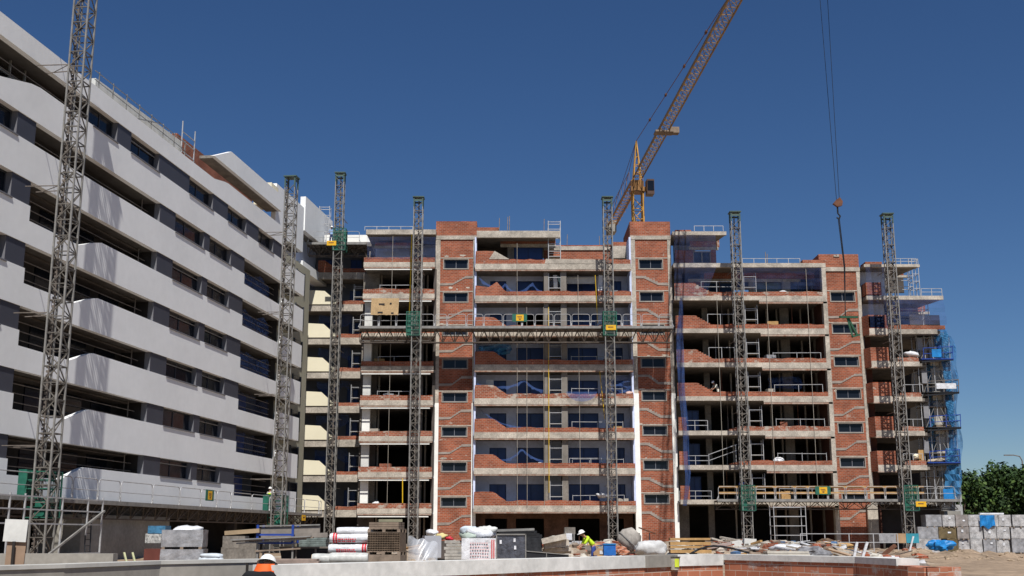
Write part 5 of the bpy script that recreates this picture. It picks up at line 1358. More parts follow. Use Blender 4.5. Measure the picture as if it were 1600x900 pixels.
rows = [ # top, bottom, list of (x0,x1,material,label)
 (842, 864.5, [(1430, 1468, 1, 'wide grey wrapped block pack half hidden behind the blue tarp heap'), (1478, 1494, 3, 'dark brown pack in the bottom row, right of the blue tarp heap'), (1495, 1513, 1, 'pale wrapped pack with torn white film, bottom row below the olive strapped pack'), (1514, 1532, 1, 'wrapped pack with loose diagonal film, bottom row'), (1534, 1553, 0, 'dark grey wrapped pack in the bottom row above the soil mound'), (1554, 1574, 1, 'pale wrapped pack in the bottom row just left of the dark gap'), (1578, 1604, 0, 'grey wrapped pack in the bottom row at the right edge')]),
 (823.5, 843.5, [(1432, 1463, 0, 'wide grey wrapped pack at the left end of the middle row'), (1464, 1491, 3, 'brown wrapped pack in the middle row, left of the olive strapped one'), (1493, 1511, 2, 'olive strapped wrapped pack in the middle row'), (1512, 1532, 1, 'light grey wrapped pack in the middle row under the dark one'), (1534, 1553, 1, 'light grey pack in the middle row under the blue tarp'), (1554, 1574, 1, 'light grey pack in the middle row just left of the dark gap'), (1577, 1604, 1, 'light grey pack with a torn white label, middle row at the right edge')]),
 (804.5, 824.5, [(1444, 1469, 0, 'dark grey wrapped pack at the left end of the top row'), (1470, 1489, 1, 'pale grey wrapped pack in the top row, second from the left'), (1490, 1509, 2, 'plain dark brown-grey pack in the top row'), (1510, 1530, 1, 'pale grey pack in the top row just left of the blue tarp'), (1532, 1556, 1, 'pack covered by the blue tarp in the top row'), (1557, 1576, 1, 'pale grey pack in the top row right of the blue tarp'), (1579, 1604, 1, 'pale grey pack with a white label, top row at the right edge')])]
for ri, (yt, yb_, its) in enumerate(rows):
    for j_, (a, b, mi, lab) in enumerate(its):
        zb_ = 0.15 if ri == 0 else None
        wrapped('block_pack', lab, 'block pallet', a, b-.6, yt+random.uniform(-.3, .3), yb_, Yb+random.uniform(-.1, .1), 1.15, greys[mi], random.uniform(-.02, .02), 'wrapped block pallets stacked in rows', seed=ri*9+j_, zb=zb_)
Y = Yb-.72
tagm(MB().sheet(lambda u, v: (WX(1531+24*u, 815, Y), Y-.05*sin(u*17)-.04*sin(v*6+u*9), WZ(805+(19-3*sin(u*9))*v-(0 if u < .8 else 0), Y)), 14, 8), 'blue_tarpaulin', tarp, 'bright blue tarpaulin hanging over one pack in the top row', 'tarpaulin')
p = W(1469, 858, 88); tagm(MB().blob((p.x, 88, p.z+.25), .95, (1, .6, .42), .3, seed=8, nu=24, nv=14, freq=2.6), 'blue_tarpaulin', tarp, 'crumpled blue tarpaulin heap on the ground left of the wrapped packs', 'tarpaulin', smooth=False)
tagm(MB().box(WX(1529, 802, Yb), WX(1566, 802, Yb), Yb-.3, Yb, WZ(804, Yb), WZ(801.5, Yb)), 'white_beam', film, 'long white beam lying on top of the wrapped packs', 'beam')
# ---- the rest of the yard
Y = 52.0
def cube(name, label, cat, x0, x1, yt, yb_, Y, d, m, rz=0, group=None, tilt=0):
    k = K(Y); c = W((x0+x1)/2, (yt+yb_)/2, Y)
    return tagm(MB().obox(c, (x1-x0)*k, d, (yb_-yt)*k, rz, tilt), name, m, label, cat, group)
def boardpile(name, label, cat, x0, x1, yt, yb_, Y, n, d, m, rz=0, group=None, cols=1, skew=.05):
    k = K(Y); w = (x1-x0)*k; zt, z0 = WZ(yt, Y), WZ(yb_, Y); h = (zt-z0)/n
    t = thing(name, label, cat, (WX((x0+x1)/2, yb_, Y), Y, z0), rz, group)
    for i in range(n):
        for c_ in range(cols):
            MB().obox((random.uniform(-skew, skew)*w*.5+(c_-(cols-1)/2)*0, (c_-(cols-1)/2)*d/cols, h*(i+.5)), w*random.uniform(.9, 1), d/cols*.92, h*.86, random.uniform(-.02, .02)).build('plank', m, t)
    return t
# grey wrapped blocks on the left
wrapped('wrapped_pallet', 'grey wrapped pallet in the lower tier left of the blue rack', 'pallet stack', 256, 318, 858, 886, 46, 1.3, greyfilm, .1, 'grey wrapped pallets on the left', False, 3)
wrapped('wrapped_pallet', 'grey wrapped pallet with loose clear film on top, upper tier left of the blue rack', 'pallet stack', 258, 318, 828, 858.5, 46, 1.25, greyfilm, .1, 'grey wrapped pallets on the left', False, 4)
p = W(292, 829, 46); tagm(MB().blob((p.x, 46, p.z), .6, (1, .8, .32), .3, seed=3), 'plastic_film', film, 'crumpled clear film on top of the grey wrapped pallets', 'plastic film', smooth=True)
for i, (x, y) in enumerate(((330, 876), (329, 870), (331, 865))):
    c = W(x, y, 45.5); tagm(MB().blob((c.x, 45.5, c.z-.08), .45, (1, .6, .22), .15, seed=i+3, p=.7), 'cement_bag', mat('pale_blue_bag', (.55, .6, .64), .7, .2, 4), f'pale blue and white bag, {("lowest", "middle", "top")[i]} of the three beside the grey wrapped pallets', 'bag', 'pale bags', smooth=True)
for i, (a, b, yt, yb_) in enumerate(((349, 375, 856, 882), (376, 402, 850, 882), (352, 385, 838, 855.5))):
    cube('grey_crate', ['grey crate at the lower left of the blue rack', 'taller grey crate under the long planks, beside the blue rack', 'grey crate lying on the lower two, under the planks'][i], 'crate', a, b, yt, yb_, 48, .9, concd, .05, 'grey crates by the rack')
# blue rack with formwork
Yr = 46.5; k = K(Yr)
t = on_ground('storage_rack', 'blue steel rack holding long planks and grey formwork panels', 'rack', 430, Yr)
X0 = WX(430, 860, Yr); zg = t.location.z
for x in (401.5, 456.5):
    for yy in (0, 1.1):
        MB().box(WX(x-1.8, 850, Yr)-X0, WX(x+1.8, 850, Yr)-X0, yy, yy+.09, WZ(849, Yr)-zg, WZ(820, Yr)-zg).build('upright', bluep, t)
        MB().box(WX(x-1.4, 870, Yr)-X0, WX(x+1.4, 870, Yr)-X0, yy+.01, yy+.08, 0, WZ(849.2, Yr)-zg).build('post_foot', steel, t)
for y_ in (848, 835):
    MB().box(WX(402, y_, Yr)-X0, WX(457, y_, Yr)-X0, .02, .07, WZ(y_+2, Yr)-zg, WZ(y_-1, Yr)-zg).build('beam', bluep, t)
    for x in (401.5, 456.5): MB().box(WX(x-1, y_, Yr)-X0, WX(x+1, y_, Yr)-X0, .09, 1.1, WZ(y_+1.5, Yr)-zg, WZ(y_, Yr)-zg).build('cross_arm', bluep, t)
def slant(name, label, cat, x0, y0, x1, y1, Y, w, d, m, group=None):
    p, q = W(x0, y0, Y), W(x1, y1, Y); c = (p+q)/2; dv = q-p
    return tagm(MB().obox(c, dv.length, d, w, 0, -math.atan2(dv.z, dv.x)), name, m, label, cat, group)
slant('formwork_sheet', 'large grey formwork panel standing on the blue rack', 'formwork panel', 408, 830.5, 500, 829, Yr+.6, .34, .08, mat('formwork_grey', (.25, .22, .19), .8, .3, 2))
slant('steel_profile', 'pale rail on the upper edge of the formwork panel', 'rail', 406, 822, 500, 820, Yr+.55, .05, .12, steel)
slant('formwork_sheet', 'second grey formwork panel lower on the blue rack', 'formwork panel', 408, 837.5, 512, 836, Yr+.5, .18, .08, mat('formwork_grey', (.25, .22, .19)))
for i, (a, b, c, d, w_) in enumerate(((362, 843.5, 486, 838, .05), (364, 846, 490, 840, .05), (370, 849, 478, 842.5, .05), (352, 833, 406, 829, .16), (400, 861, 470, 857, .06))):
    slant('long_plank', ['thin pale plank crossing the blue rack, top one', 'thin pale plank crossing the blue rack, middle one', 'thin pale plank crossing the blue rack, bottom one', 'thick tan plank sticking out left of the blue rack', 'short grey plank low on the blue rack'][i], 'plank', a, b, c, d, Yr-.12+.05*i, w_, .25, [steel, oldwood, steel, mat('tan_plank', (.38, .28, .17)), oldwood][i], 'planks on the blue rack')
p = W(478, 870, 47)
t = thing('skip', 'black open topped skip behind the low planks, right of the blue rack', 'skip', (p.x, 47.5, .3))
k = K(47); m = MB().prism([(-38*k, 0.1), (30*k, 0.1), (38*k, WZ(855, 47)-.3), (-44*k, WZ(856, 47)-.3)], 0, 1.3); m.build('tub', mat('skip_black', (.018, .017, .018), .6, .4, 2), t)
MB().box(-44*k, 38*k, -.05, .02, WZ(857, 47)-.3, WZ(855, 47)-.28).build('rim', steeld, t)
for i in range(2): MB().box(-20*k+i*30*k, -17*k+i*30*k, -.05, 0, .1, WZ(857, 47)-.31).build('rib', steeld, t)
boardpile('plank_pile', 'low pile of grey and reddish planks lying in front of the black skip', 'plank pile', 424, 500, 873, 883, 44, 3, .8, mat('reddish_plank', (.33, .26, .22), .9, .4, 3), .03)
boardpile('plank_pile', 'low pile of grey planks behind the person in orange', 'plank pile', 328, 398, 876, 886, 44.5, 3, .8, oldwood, -.05)
boardpile('timber_stack', 'stack of green grey timber and glass frames, right of the long planks', 'timber stack', 470, 512, 840, 856, 50, 5, 1, mat('greenish_frames', (.2, .24, .22), .7, .5, 4))
# clear film heap & grey wrapped thing
cube('grey_cabinet', 'light grey wrapped cabinet half covered by clear film, left of the block pile', 'cabinet', 662, 687, 838, 870, 50, .8, mat('cabinet_grey', (.42, .43, .46), .5, .15, 1), .2)
p = W(660, 862, 48.5)
def FQ(u, v):
    x = 638+46*u; y = 838+ (10*u) + (36)*v*(1-.15*u); q = W(x, min(y, 878), 48.6); return (q.x, q.y-.5*v*u-.25*sin(u*5)*v-.05*sin(u*21+v*7), q.z+.05*sin(u*16+v*5))
fm = netmat('clear_film', (.72, .75, .80), .55); fm.node_tree.nodes['Principled BSDF'].inputs['Roughness'].default_value = .25
tagm(MB().sheet(FQ, 22, 14), 'plastic_film', fm, 'big sagging sheet of clear film hanging over the grey cabinet', 'plastic film', smooth=True)
for i, (x, y, r_, mm) in enumerate(((675, 832, 9, film), (690, 838, 9, mat('yellow_bag', (.65, .55, .25))), (702, 842, 7, redp))):
    c = W(x, y, 52); tagm(MB().blob(c, r_*K(52), (1, .6, .5), .25, seed=i), 'building_bag', mm, ['white bag on top of the grey cabinet', 'pale yellow bag beside the white one on the grey cabinet', 'small red bag at the end of the bags on the grey cabinet'][i], 'bag', smooth=True)
cube('bag_prop', 'dark crate under the coloured bags, between the cabinet and the block pile', 'crate', 684, 698, 846, 872, 52, .8, dkwall)
boardpile('block_pile', 'pile of pale kerb blocks between the clear film and the red banded pack', 'block pile', 695, 722, 844, 879, 47.5, 7, .9, mat('pale_block', (.42, .40, .36), .9, .35, 4), .05, cols=1, skew=.12)
# white red pack
t = wrapped('insulation_pack', 'large white insulation pack with red vertical bands and faint red print', 'insulation pack', 723, 774, 841, 878, 46, 1.2, film, 0, None, False, 12)
w_ = 51*K(46); hh = WZ(841, 46)-WZ(878, 46)
m = MB()
for x in (.38, .44): m.box(w_*x-.02, w_*x+.03, -.645, -.635, .15, hh-.05)
m.build('red_band', mat('faded_red', (.6, .16, .16)), t)
m = MB(); rnd = random.Random(3)
for r_ in range(6):
    x = -w_*.25
    while x < w_*.28:
        q = rnd.uniform(.03, .07); m.box(x, x+q, -.640, -.635, hh*(.12+.13*r_), hh*(.12+.13*r_)+.05); x += q+.04
tag(m.build('red_print', mat('faded_red2', (.74, .5, .5)), t), kind='stuff')
for i, (x, y, w1, mm) in enumerate(((732, 828, 13, mat('pale_blue_foam', (.6, .68, .74))), (752, 834, 22, film), (762, 829, 15, whited), (738, 838, 18, mat('pale_green_bag', (.45, .52, .45))), (748, 840, 16, mat('slate_bag', (.22, .28, .38))))):
    c = W(x, y, 47); tagm(MB().blob(c, w1*K(47), (1, .7, .42), .22, seed=20+i, p=.75), 'building_bag', mm, ['pale blue bag at the upper left of the heap on the red banded pack', 'wide white bag in the middle of the heap on the red banded pack', 'dirty white bag at the upper right of the heap on the red banded pack', 'pale green bag squeezed at the lower left of the heap', 'slate blue bag squeezed in the middle of the heap'][i], 'bag', 'bags heaped on the red banded pack', smooth=True)
# dark mesh container
t = thing('mesh_container', 'dark grey film wrapped crate with pale labels, right of the red banded pack', 'crate', (WX(798, 878, 46), 46, WZ(880, 46)), .03)
w_ = 45*K(46); hh = WZ(834, 46)-WZ(880, 46)
MB().box(-w_/2, w_/2, -.5, .5, .05, hh).build('dark_load', mat('charcoal_wrap', (.085, .09, .11), .35, .6, 5, spec=.6, bump=.8, fine=.3), t)
m = MB()
for x in (-w_/2, w_/2-.04): m.box(x, x+.04, -.54, -.5, 0, hh)
m.box(-w_/2, w_/2, -.54, -.5, hh-.05, hh).box(-w_/2, w_/2, -.54, -.5, .15, .2); m.build('frame', steel, t)
for x, z in ((.08, .72), (.10, .47), (-.38, .66)): MB().box(w_*x, w_*x+.08, -.53, -.51, hh*z, hh*z+.14).build('paper_label', film, t)
for i in range(4):
    slant('plastic_pipe', ['uppermost dark pipe over the dark crate', 'second dark pipe over the dark crate', 'third dark pipe over the dark crate', 'lowest dark pipe over the dark crate'][i], 'pipe', 776+3*i, 829+2*i, 835+4*i, 827+4.0*i, 48+.2*i, .09, .09, black if i else steel, 'dark pipes')
cube('dark_crate', 'black crate full of bent pipes behind the dark wrapped crate', 'crate', 822, 846, 836, 862, 50, .9, mat('pipe_black', (.03, .032, .036), .5, .5, 6))
# grey slabs leaning
for i, (a, b, c, d, w_) in enumerate(((846, 846, 884, 838, .22), (850, 853, 888, 847, .25), (848, 860, 892, 858, .15), (838, 864, 895, 862, .12))):
    slant('concrete_slab', ['top rough concrete slab of the sloping pile', 'second rough concrete slab of the sloping pile', 'third rough slab of the sloping pile', 'lowest and longest slab of the sloping pile'][i], 'slab', a, b, c, d, 50+.3*i, w_, 1.2, conc, 'rough slabs')
t = thing('glazed_screen', 'dark screen in a pale frame leaning low in front of the rough slabs', 'panel', W(854, 876, 45.5), 0)
MB().prism([(-.8, 0), (.85, 0), (.85, .22), (-.8, .36)], 0, .05).build('pane', black, t); m = MB().bar((-.8, -.02, .36), (.85, -.02, .22), .03).bar((-.8, -.02, 0), (-.8, -.02, .36), .03).bar((0, -.02, 0), (0, -.02, .28), .03); m.build('frame', steel, t)
t = thing('mortar_silo', 'grey machine with a white plate standing behind the rough slabs', 'machine', W(891, 862, 56), 0); k = K(56)
MB().box(-8*k, 8*k, 0, .9, 26*k, 36*k).build('hopper', concd, t); MB().prism([(-7*k, 26*k), (7*k, 26*k), (3*k, 14*k), (-3*k, 14*k)], .1, .8).build('funnel', steeld, t)
MB().box(-6*k, 3*k, -.05, 0, 17*k, 27*k).build('white_plate', film, t)
for x in (-7*k, 6*k): MB().bar((x, 0, 0), (x, 0, 27*k), .06).build('leg', steel, t)
boardpile('white_block_pile', 'pale block wall segment behind the bending worker', 'block pile', 885, 925, 845, 866, 58, 4, .5, mat('pale_cell', (.52, .53, .55), .9, .25, 6), 0, cols=1, skew=.02)
for i, x in enumerate((905, 911, 918)): line('rebar_rod', f'thin upright steel rod by the bending worker, {("left", "middle", "right")[i]} of three', x, 868, x, 838, 54, .025, rust, 'rod', 'upright rods')
# boxes next to the worker
t = thing('blue_box', 'bright blue slatted box standing beside the concrete mixer', 'box', (WX(953, 868, 50), 50, WZ(868, 50))); k = K(50)
MB().box(-9*k, 9*k, 0, .5, 0, 17*k).build('body', mat('bright_blue', (.02, .14, .48), .6, .3, 5), t); MB().box(-9.5*k, 9.5*k, -.03, .53, 16*k, 17.5*k).build('rim', tarp, t)
t = thing('cardboard_box', 'tan open cardboard box left of the blue box', 'box', (WX(936, 868, 50.2), 50.2, WZ(868, 50))); k = K(50)
MB().prism([(-8*k, 0), (7*k, 0), (7*k, 8*k), (0, 11*k), (-8*k, 4*k)], 0, .4).build('body', mat('cardboard', (.42, .27, .15), .9, .2, 4), t); MB().box(1*k, 6*k, -.02, 0, 2*k, 7*k).build('paper_label', film, t)
# concrete mixer
t = thing('concrete_mixer', 'dusty concrete mixer with a round drum between the blue box and the pale big bag', 'concrete mixer', (WX(984, 866, 52), 52, WZ(868, 52)), 0); k = K(52)
m = MB()
def DR(u, v):
    a = 2*pi*u; prof = [(.0, -.0), (.42, .0), (.52, .25), (.52, .5), (.30, .82), (.28, .84)]; j = min(4, int(v*5)); f = v*5-j; r_ = prof[j][0]+(prof[j+1][0]-prof[j][0])*f; h_ = prof[j][1]+(prof[j+1][1]-prof[j][1])*f
    q = Matrix.Rotation(.75, 3, 'Y') @ Vector((r_*cos(a), r_*sin(a), h_-.3)); return (q.x-.05, q.y, q.z+.62)
m.sheet(DR, 20, 10); m.build('drum', mat('dusty_drum', (.36, .33, .29), .8, .4, 3), t, smooth=True)
m = MB()
def RG_(r_, h_):
    P_ = []
    for i in range(21):
        a = 2*pi*i/20; q = Matrix.Rotation(.75, 3, 'Y') @ Vector((r_*cos(a), r_*sin(a), h_-.3)); P_.append((q.x-.05, q.y, q.z+.62))
    return P_
m.path(RG_(.54, .3), .04, 4); m.build('gear_ring', steel, t)
m = MB().bar((-.5, -.35, 0), (-.1, -.3, .55), .06).bar((.5, -.35, 0), (.1, -.3, .55), .06).bar((-.5, .35, 0), (-.1, .3, .55), .06).bar((.5, .35, 0), (.1, .3, .55), .06).bar((-.5, -.35, .05), (.5, -.35, .05), .05); m.build('stand', mat('faded_red_paint', (.3, .1, .08)), t)
MB().box(.35, .62, -.2, .2, .25, .6).build('motor_box', mat('faded_red_paint', (.3, .1, .08)), t)
for i, (x, y) in enumerate(((968, 858), (975, 864), (1000, 862))):
    c = W(x, y, 51.5); tagm(MB().blob(c, .22, (1.2, .8, .7), .3, seed=40+i), 'brick_rubble', bigbrick, ['heap of broken brick left of the mixer', 'low heap of broken brick under the mixer', 'heap of broken brick right of the mixer'][i], 'rubble', 'broken brick heaps')
t = tagm(MB().blob(W(1016, 857, 50), .62, (1.05, .7, .5), .2, seed=11, p=.7, nu=22, nv=14), 'big_bag', mat('bag_white', (.56, .56, .55), .8, .3, 3, bump=.6), 'slumped pale big bag right of the concrete mixer', 'bag', smooth=True)
p = W(1008, 846, 52); t = thing('site_table', 'small steel stand with a dark tilted board on top behind the pale big bag', 'stand', (p.x, 52, WZ(862, 52)))
for x in (-.25, .2): MB().bar((x, 0, 0), (x, 0, .8), .05).build('leg', steel, t)
MB().obox((.1, 0, .9), .75, .5, .04, 0, .35).build('board', rust, t)
# timber beams stack
t = thing('timber_beams', 'neat stack of new yellow timber beams behind the wall', 'timber stack', (WX(1080, 862, 51), 51, WZ(864, 51)), 0); k = K(51)
for r_ in range(4):
    for c_ in range(6): MB().box(-31*k+c_*.01, 31*k-random.uniform(0, .15), c_*.16, c_*.16+.13, r_*.165+.04*(r_ % 2), r_*.165+.13).build('beam', wood, t)
for x in (-.5, .3):
    for r_ in range(1, 4): pass
p0, = [W(1080, 866, 49)]
pts = [W(x, y, 49) for x, y in ((1078, 866), (1090, 859), (1103, 854.5), (1115, 853), (1130, 854), (1145, 857), (1158, 860.5), (1170, 864))]
tagm(MB().path(pts, .09, 8), 'black_hose', black, 'thick black hose arching over the timber and down behind the coping', 'hose', smooth=True)
slant('plastic_pipe', 'long pinkish grey pipe lying right of the timber beams', 'pipe', 1100, 857, 1142, 849, 52, .13, .13, mat('pink_pipe', (.42, .33, .3)))
slant('plastic_pipe', 'long white pipe lying along the right part of the wall', 'pipe', 1328, 873, 1404, 872, 26, .06, .1, film)
# rubble field: separate visible pieces
rnd = random.Random(12)
deb = [('tilted_board', 'pale tilted board standing in the rubble below the mast', 'panel', 1162, 1180, 842, 856, whited), ('white_slab', 'white foam slab lying in the rubble right of the mast', 'slab', 1142, 1158, 846, 862, whited),
       ('grey_tub', 'grey tub in the rubble below the mast', 'tub', 1158, 1172, 850, 864, concd), ('small_pallet', 'small broken pallet standing in the rubble', 'pallet', 1180, 1192, 848, 862, oldwood)]
for n_, lab, ct, a, b, c, d, mm in deb: cube(n_, lab, ct, a, b, c, d, 56, .5, mm, rnd.uniform(-.5, .5), None, rnd.uniform(-.2, .2))
m = MB()
for i in range(26):
    p = W(1198+rnd.uniform(-13, 13), 858-rnd.uniform(0, 8), 56+rnd.uniform(-.3, .6)); m.obox(p, .3, .14, .09, rnd.uniform(-1, 1), rnd.uniform(-.4, .4))
tag(m.build('brick_rubble', brick), 'small heap of loose red bricks right of the broken pallet', 'rubble', None, 'stuff')
t = tagm(MB().blob(W(1232, 858, 55), .62, (1.3, .7, .35), .25, seed=21, p=.7), 'white_sack', film, 'long white sack lying on the pale boards in the rubble', 'sack', smooth=True)
boardpile('pale_boards', 'pale boards lying behind the long coping, under the white sack', 'boards', 1196, 1262, 861, 872, 50, 3, .9, mat('pale_board', (.55, .52, .45), .85, .3, 3), 0)
slant('white_plank', 'white plank sloping down beside the brown rubbish heap', 'plank', 1250, 847, 1268, 853, 54, .07, .2, film)
# brown heap of many rods: a handful of bundles
t = thing('scrap_heap', 'heap of brown and orange scrap rods and bricks behind the right part of the wall', 'scrap heap', (WX(1296, 858, 56), 56, .3))
hb = WZ(866, 56)-.3
MB().blob((0, .2, hb+.05), 1.0, (1.0, .6, .55), .3, seed=5, nu=20, nv=12).build('heap', mat('scrap_brown', (.17, .11, .07), .95, .6, 5, fine=.5), t)
rnd2 = random.Random(8)
for i in range(60):
    a = rnd2.uniform(-1.1, 1.1); z = hb+.55*(1-(abs(a)/1.2)**2)*rnd2.uniform(.5, 1.05); L_ = rnd2.uniform(.2, .7)
    MB().obox((a, rnd2.uniform(-.5, .1), z), L_, .05, .05, rnd2.uniform(-.8, .8), rnd2.uniform(-.5, .5)).build('rod', [rust, wood, oldwood, mat('orange_rust', (.35, .10, .03))][i % 4], t)
tagm(MB().blob(W(1272, 864, 50), .5, (1.2, .7, .5), .35, seed=31), 'grey_sheeting', mat('grey_sheet', (.2, .2, .21), .5, .5, 5, bump=.6), 'crumpled grey sheeting at the foot of the scrap heap', 'sheeting')
t = tagm(MB().obox(W(1308, 862, 47), .95, .6, .06, .1, .28), 'tan_board', mat('tan_panel', (.5, .37, .26), .85, .25, 3), 'tan panel leaning flat against the scrap heap', 'panel')
rail('long tube railing in front of the dark ground floor at the right', 1252, 1404, 862, 834, 70, 5, 2)
t = roofscaf('open scaffold tower standing before the dark ground floor of the open bay', 1212, 1262, 866, 790, 88, 5, 1.4); t['group'] = 'scaffold towers at roof level'
for i, (a, b, c, d) in enumerate(((1333, 878, 1339, 847), (1346, 877, 1355, 847))):
    slant('white_post', ['left leaning white post by the end of the wall', 'right leaning white post by the end of the wall'][i], 'post', a, b, c, d, 30, .06, .06, film, 'leaning white posts')
slant('white_post', 'single white pole stuck in the soil left of the blue tarp heap', 'post', 1421, 862, 1427, 838, 70, .09, .09, film)
slant('rusty_plank', 'dark rusty plank leaning in the soil mound', 'plank', 1379, 868, 1399, 852, 62, .16, .3, rust)
for i, (a, b, mm) in enumerate(((1371, 1397, greyfilm), (1397, 1412, mat('tan_box', (.42, .28, .16))), (1413, 1432, mat('teal', (.04, .28, .36))))):
    cube('yard_box', ['grey box in the row behind the railing', 'tan box in the row behind the railing, between grey and teal', 'teal box in the row behind the railing'][i], 'box', a, b, 834, 848, 92, 1, mm)
# loose rubbish lying through the yard: too small and mixed to count
cm = [oldwood, wood, conc, brick, film, steeld, black, rust, mat('pale_board', (.55, .52, .45)), mat('rag_blue', (.08, .16, .3), .8)]
for ci, (mm, nn) in enumerate(zip(cm, (240, 110, 300, 220, 110, 150, 70, 110, 170, 50))):
    m = MB()
    for i in range(nn):
        x_ = rnd.uniform(330, 1440) if rnd.random() < .35 else rnd.uniform(820, 1340); Y_ = rnd.uniform(50, 64); Y_ = Y_ if x_ < 1330 else rnd.uniform(48, 80); X_ = WX(x_, 870, Y_); z_ = rh(X_, Y_)
        hp_ = .16*rnd.random()
        k = rnd.random()
        if k < .35: m.obox((X_, Y_, z_+hp_), rnd.uniform(.5, 2.0), rnd.uniform(.06, .2), rnd.uniform(.03, .09), rnd.uniform(-1.2, 1.2), rnd.uniform(-.25, .25))
        elif k < .8: m.obox((X_, Y_, z_+hp_*.8), rnd.uniform(.15, .5), rnd.uniform(.15, .4), rnd.uniform(.06, .25), rnd.uniform(-1.5, 1.5), rnd.uniform(-.4, .4))
        else: m.blob((X_, Y_, z_+hp_*.6), rnd.uniform(.15, .38), (1.2, .8, .6), .3, nu=8, nv=6, seed=i)
    tag(m.build('yard_litter', mm), ['mixed offcuts of grey timber strewn over the yard', 'short offcuts of new timber strewn over the yard', 'broken concrete lumps strewn over the yard', 'broken brick strewn over the yard', 'scraps of white film strewn over the yard', 'bits of grey steel strewn over the yard', 'scraps of black plastic strewn over the yard', 'rusty scrap strewn over the yard', 'pale board offcuts strewn over the yard', 'blue rags and scraps strewn over the yard'][ci], 'litter', None, 'stuff')
# soil mounds with clods and stones
clod = MB()
for i in range(900):
    x = rnd.uniform(21, 52); y = rnd.uniform(60, 88); s_ = rnd.uniform(.04, .15)+(.12 if rnd.random() < .08 else 0)
    clod.blob((x, y, gh(x, y)+s_*.15), s_, (1, .8, .6), .3, nu=6, nv=4, seed=i)
tag(clod.build('soil_clods', mat('clod', (.38, .29, .20), .95, .45, 5)), 'loose dry clods scattered over the soil mound before the wrapped packs', 'soil clods', None, 'stuff')
# blue street lamp arm beyond the trees
t = thing('street_lamp', 'thin street lamp arm poking above the trees at the far right', 'street lamp', (WX(1597, 720, 170), 170, 0))
z_ = WZ(711, 170); MB().path([(0, 0, 0), (0, 0, z_-.8), (-.3, 0, z_-.2), (-1.2, 0, z_)], .16, 6).build('pole', steeld, t); MB().obox((-1.9, 0, z_-.02), 1.3, .3, .14).build('lamp_head', steeld, t)
# ================================================================ left foreground
Yl = 40
def Lpt(x, y, off): s_, z_ = L(x, y, off); return s_, z_
# scaffold frame in front of the concrete wall (parallel to the white block)
offs = -5.0
t = thing('scaffold_tower', 'open tube scaffold with a long diagonal pole before the grey concrete wall', 'scaffold', LW(L(14, 830, offs)[0], offs, .1), LROT, 'scaffold towers at roof level'); s00 = L(14, 830, offs)[0]
xs_ = [L(x, 800, offs)[0]-s00 for x in (14, 38, 97, 137, 160)]
zt = 3.1
for i, x in enumerate(xs_): MB().bar((x, 0, 0 if i not in (3,) else 1.5), (x, 0, zt), .06).build('standard', tube, t)
for z_ in (3.0, 2.5, 1.95, .75): MB().bar((-4, 0, z_), (xs_[-1], 0, z_), .055).build('ledger', tube, t)
MB().bar((xs_[1]+.9, -.1, .35), (xs_[-1], -.1, 2.55), .08).build('diagonal_pole', steel, t)
s1_ = L(132, 830, -1.4)[0]
t = thing('ladder', 'dark ladder leaning on the grey concrete wall behind the scaffold', 'ladder', LW(s1_, -1.5, .3), LROT); m = MB().bar((0, 0, 0), (.25, .2, 2.2), .05).bar((.55, 0, 0), (.8, .2, 2.2), .05)
m.build('stile', black, t)
for i in range(7): MB().bar((.03+.035*i, .03*i, .3*i+.2), (.58+.035*i, .03*i, .3*i+.2), .035).build('rung', black, t)
# boxy parapet of grey concrete
p, q = W(38, 895, 30), W(178, 862, 30)
o_ = MB().box(W(-60, 880, 34).x, W(176, 880, 34).x, 34, 34.4, -.3, WZ(865, 34)); tag(o_.build('concrete_barrier', concp), 'long grey concrete barrier behind the rounded wall, bottom left', 'barrier')
t = thing('notice_board', 'white painted board on tan plywood leaning at the far left', 'board', (WX(22, 860, 28), 28, WZ(895, 28)), .05)
MB().obox((0, 0, 62*K(28)), 34*K(28), .04, 33*K(28), 0, .04).build('white_board', whited, t)
MB().obox((.02, .06, 24*K(28)), 28*K(28), .04, 50*K(28), 0, .03).build('plywood', mat('tan_ply', (.32, .22, .15)), t)
MB().box(-.02, .04, -.1, -.05, 0, 46*K(28)).build('stake', dark, t)
slant('corrugated_sheet', 'light blue ribbed sheet lying over the rounded wall, bottom left', 'sheet', 160, 889, 292, 884, 22, .05, 1.4, mat('light_blue_sheet', (.20, .32, .48), .5, .4, 8))
pts = [W(x, y, 21) for x, y in ((128, 896), (145, 888), (165, 884), (190, 884), (206, 890))]
tagm(MB().path(pts, .06, 6), 'black_hose', black, 'black hose arching beside the light blue ribbed sheet', 'hose')
slant('rusty_sheet', 'dark rusty sheet lying slanted behind the rounded wall', 'sheet', 50, 893, 143, 884, 23, .08, 1.0, rust)
slant('steel_channel', 'shallow steel channel lying left of the rusty sheet', 'channel', 0, 899, 60, 896, 19, .07, .4, rust)
for i, x in enumerate((194, 207)):
    pts = [W(x, 864, 33.8), W(x+2, 872, 33.6), W(x+5, 884, 33.4)]
    tagm(MB().path(pts, .05, 4), 'yellow_strap', mat('pale_strap', (.42, .42, .24)), ['left pale yellow strap hanging over the concrete barrier', 'right pale yellow strap hanging over the concrete barrier'][i], 'strap', 'pale straps')
cube('blue_container', 'blue and white tub on the dark ledge right of the concrete wall', 'tub', 236, 262, 822, 834, 62, 1, mat('tub_blue', (.06, .2, .35), .6, .5, 5))
cube('washing_sink', 'white tub with dark scribbles below the blue one', 'tub', 232, 256, 834, 848, 62, 1, mat('scribble_white', (.5, .5, .48), .6, .8, 9))
cube('rusty_tank', 'rust red tank standing below the white tub', 'tank', 230, 262, 858, 878, 60, 1, mat('tank_red', (.13, .04, .03)))

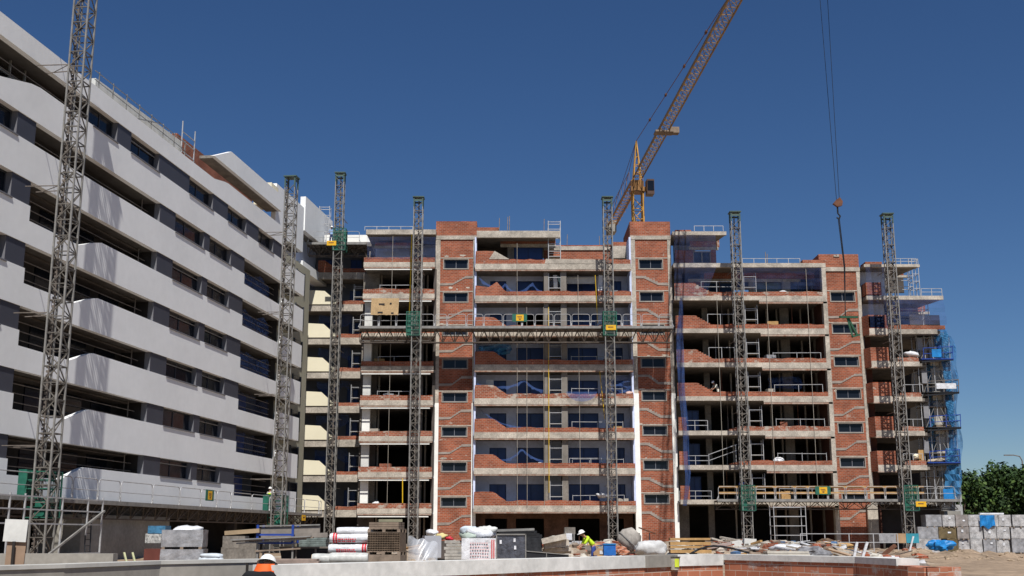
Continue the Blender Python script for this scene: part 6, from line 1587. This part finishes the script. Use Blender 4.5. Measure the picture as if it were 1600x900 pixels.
# ================================================================ trees at the far right
leafm = [mat('leaf_dark', (.022, .048, .012), .7, .35, .6), mat('leaf_mid', (.042, .085, .018), .7, .35, .6), mat('leaf_light', (.085, .14, .03), .7, .3, .6)]
bark = mat('bark', (.12, .085, .06), .95, .4, 3)
def tree(label, x, Y, h, rad, seed, dens=1.0):
    r = random.Random(seed); t = thing('broadleaf_tree', label, 'tree', (x, Y, 0), r.uniform(0, 6), 'dense trees beyond the wrapped packs')
    m = MB(); m.bar((0, 0, -.2), (.1, 0, h*.35), .5, 8, .34); m.bar((.1, 0, h*.35), (0, .2, h*.75), .34, 8, .12)
    for k in range(7):
        a = r.uniform(0, 2*pi); z = h*r.uniform(.15, .5); m.bar((0, 0, z), (cos(a)*rad*.7, sin(a)*rad*.7, z+h*.22), .16, 5, .05)
    m.build('trunk', bark, t)
    cl = []
    for k in range(int(46*dens)):
        a = r.uniform(0, 2*pi); v = r.random()**.8; rr = rad*(1.05-.6*max(0, v-.35)**1.1)*sqrt(r.random())*(1 if v > .12 else .85)
        cl.append((Vector((rr*cos(a), rr*sin(a), h*(.05+.9*v))), r.uniform(.75, 1.5)))
    m = MB()
    for c, s_ in cl:
        for j in range(int(120*s_)):
            d = Vector((r.gauss(0, 1), r.gauss(0, 1), r.gauss(0, 1))).normalized(); p = c+Vector((d.x, d.y, d.z*1.15))*s_*r.uniform(.55, 1.05)
            if p.z < .1: continue
            w = r.uniform(.14, .30); q = (d+Vector((r.uniform(-.8, .8), r.uniform(-.8, .8), r.uniform(-.2, 1)))).normalized(); a = q.orthogonal().normalized(); b = q.cross(a)
            m.cur = 0 if r.random() < .35 else (1 if r.random() < .7 else 2)
            m.add([p-a*w, p+b*w*.6, p+a*w, p-b*w*.6], [(0, 1, 2, 3)])
    m.build('crown', leafm, t)
    return t
specs = [(1508, 128, 738, 'dark green tree hugging the right end of the brick block'), (1530, 138, 745, 'lower tree between the block end and the taller crowns'), (1553, 132, 733, 'rounded tree rising in the middle of the far right trees'),
         (1578, 128, 722, 'tallest dark tree near the right edge'), (1606, 126, 720, 'dense tree cut by the right edge of the picture'), (1545, 150, 742, 'tree glimpsed behind the middle crowns'), (1640, 134, 722, 'tree standing beyond the right edge'), (1594, 146, 727, 'tree glimpsed between the two tallest crowns')]
for i, (x, Y, yt, lab) in enumerate(specs):
    tree(lab, WX(x, 800, Y), Y, WZ(yt+8, Y), 3.0+.25*(i % 3), 50+i)
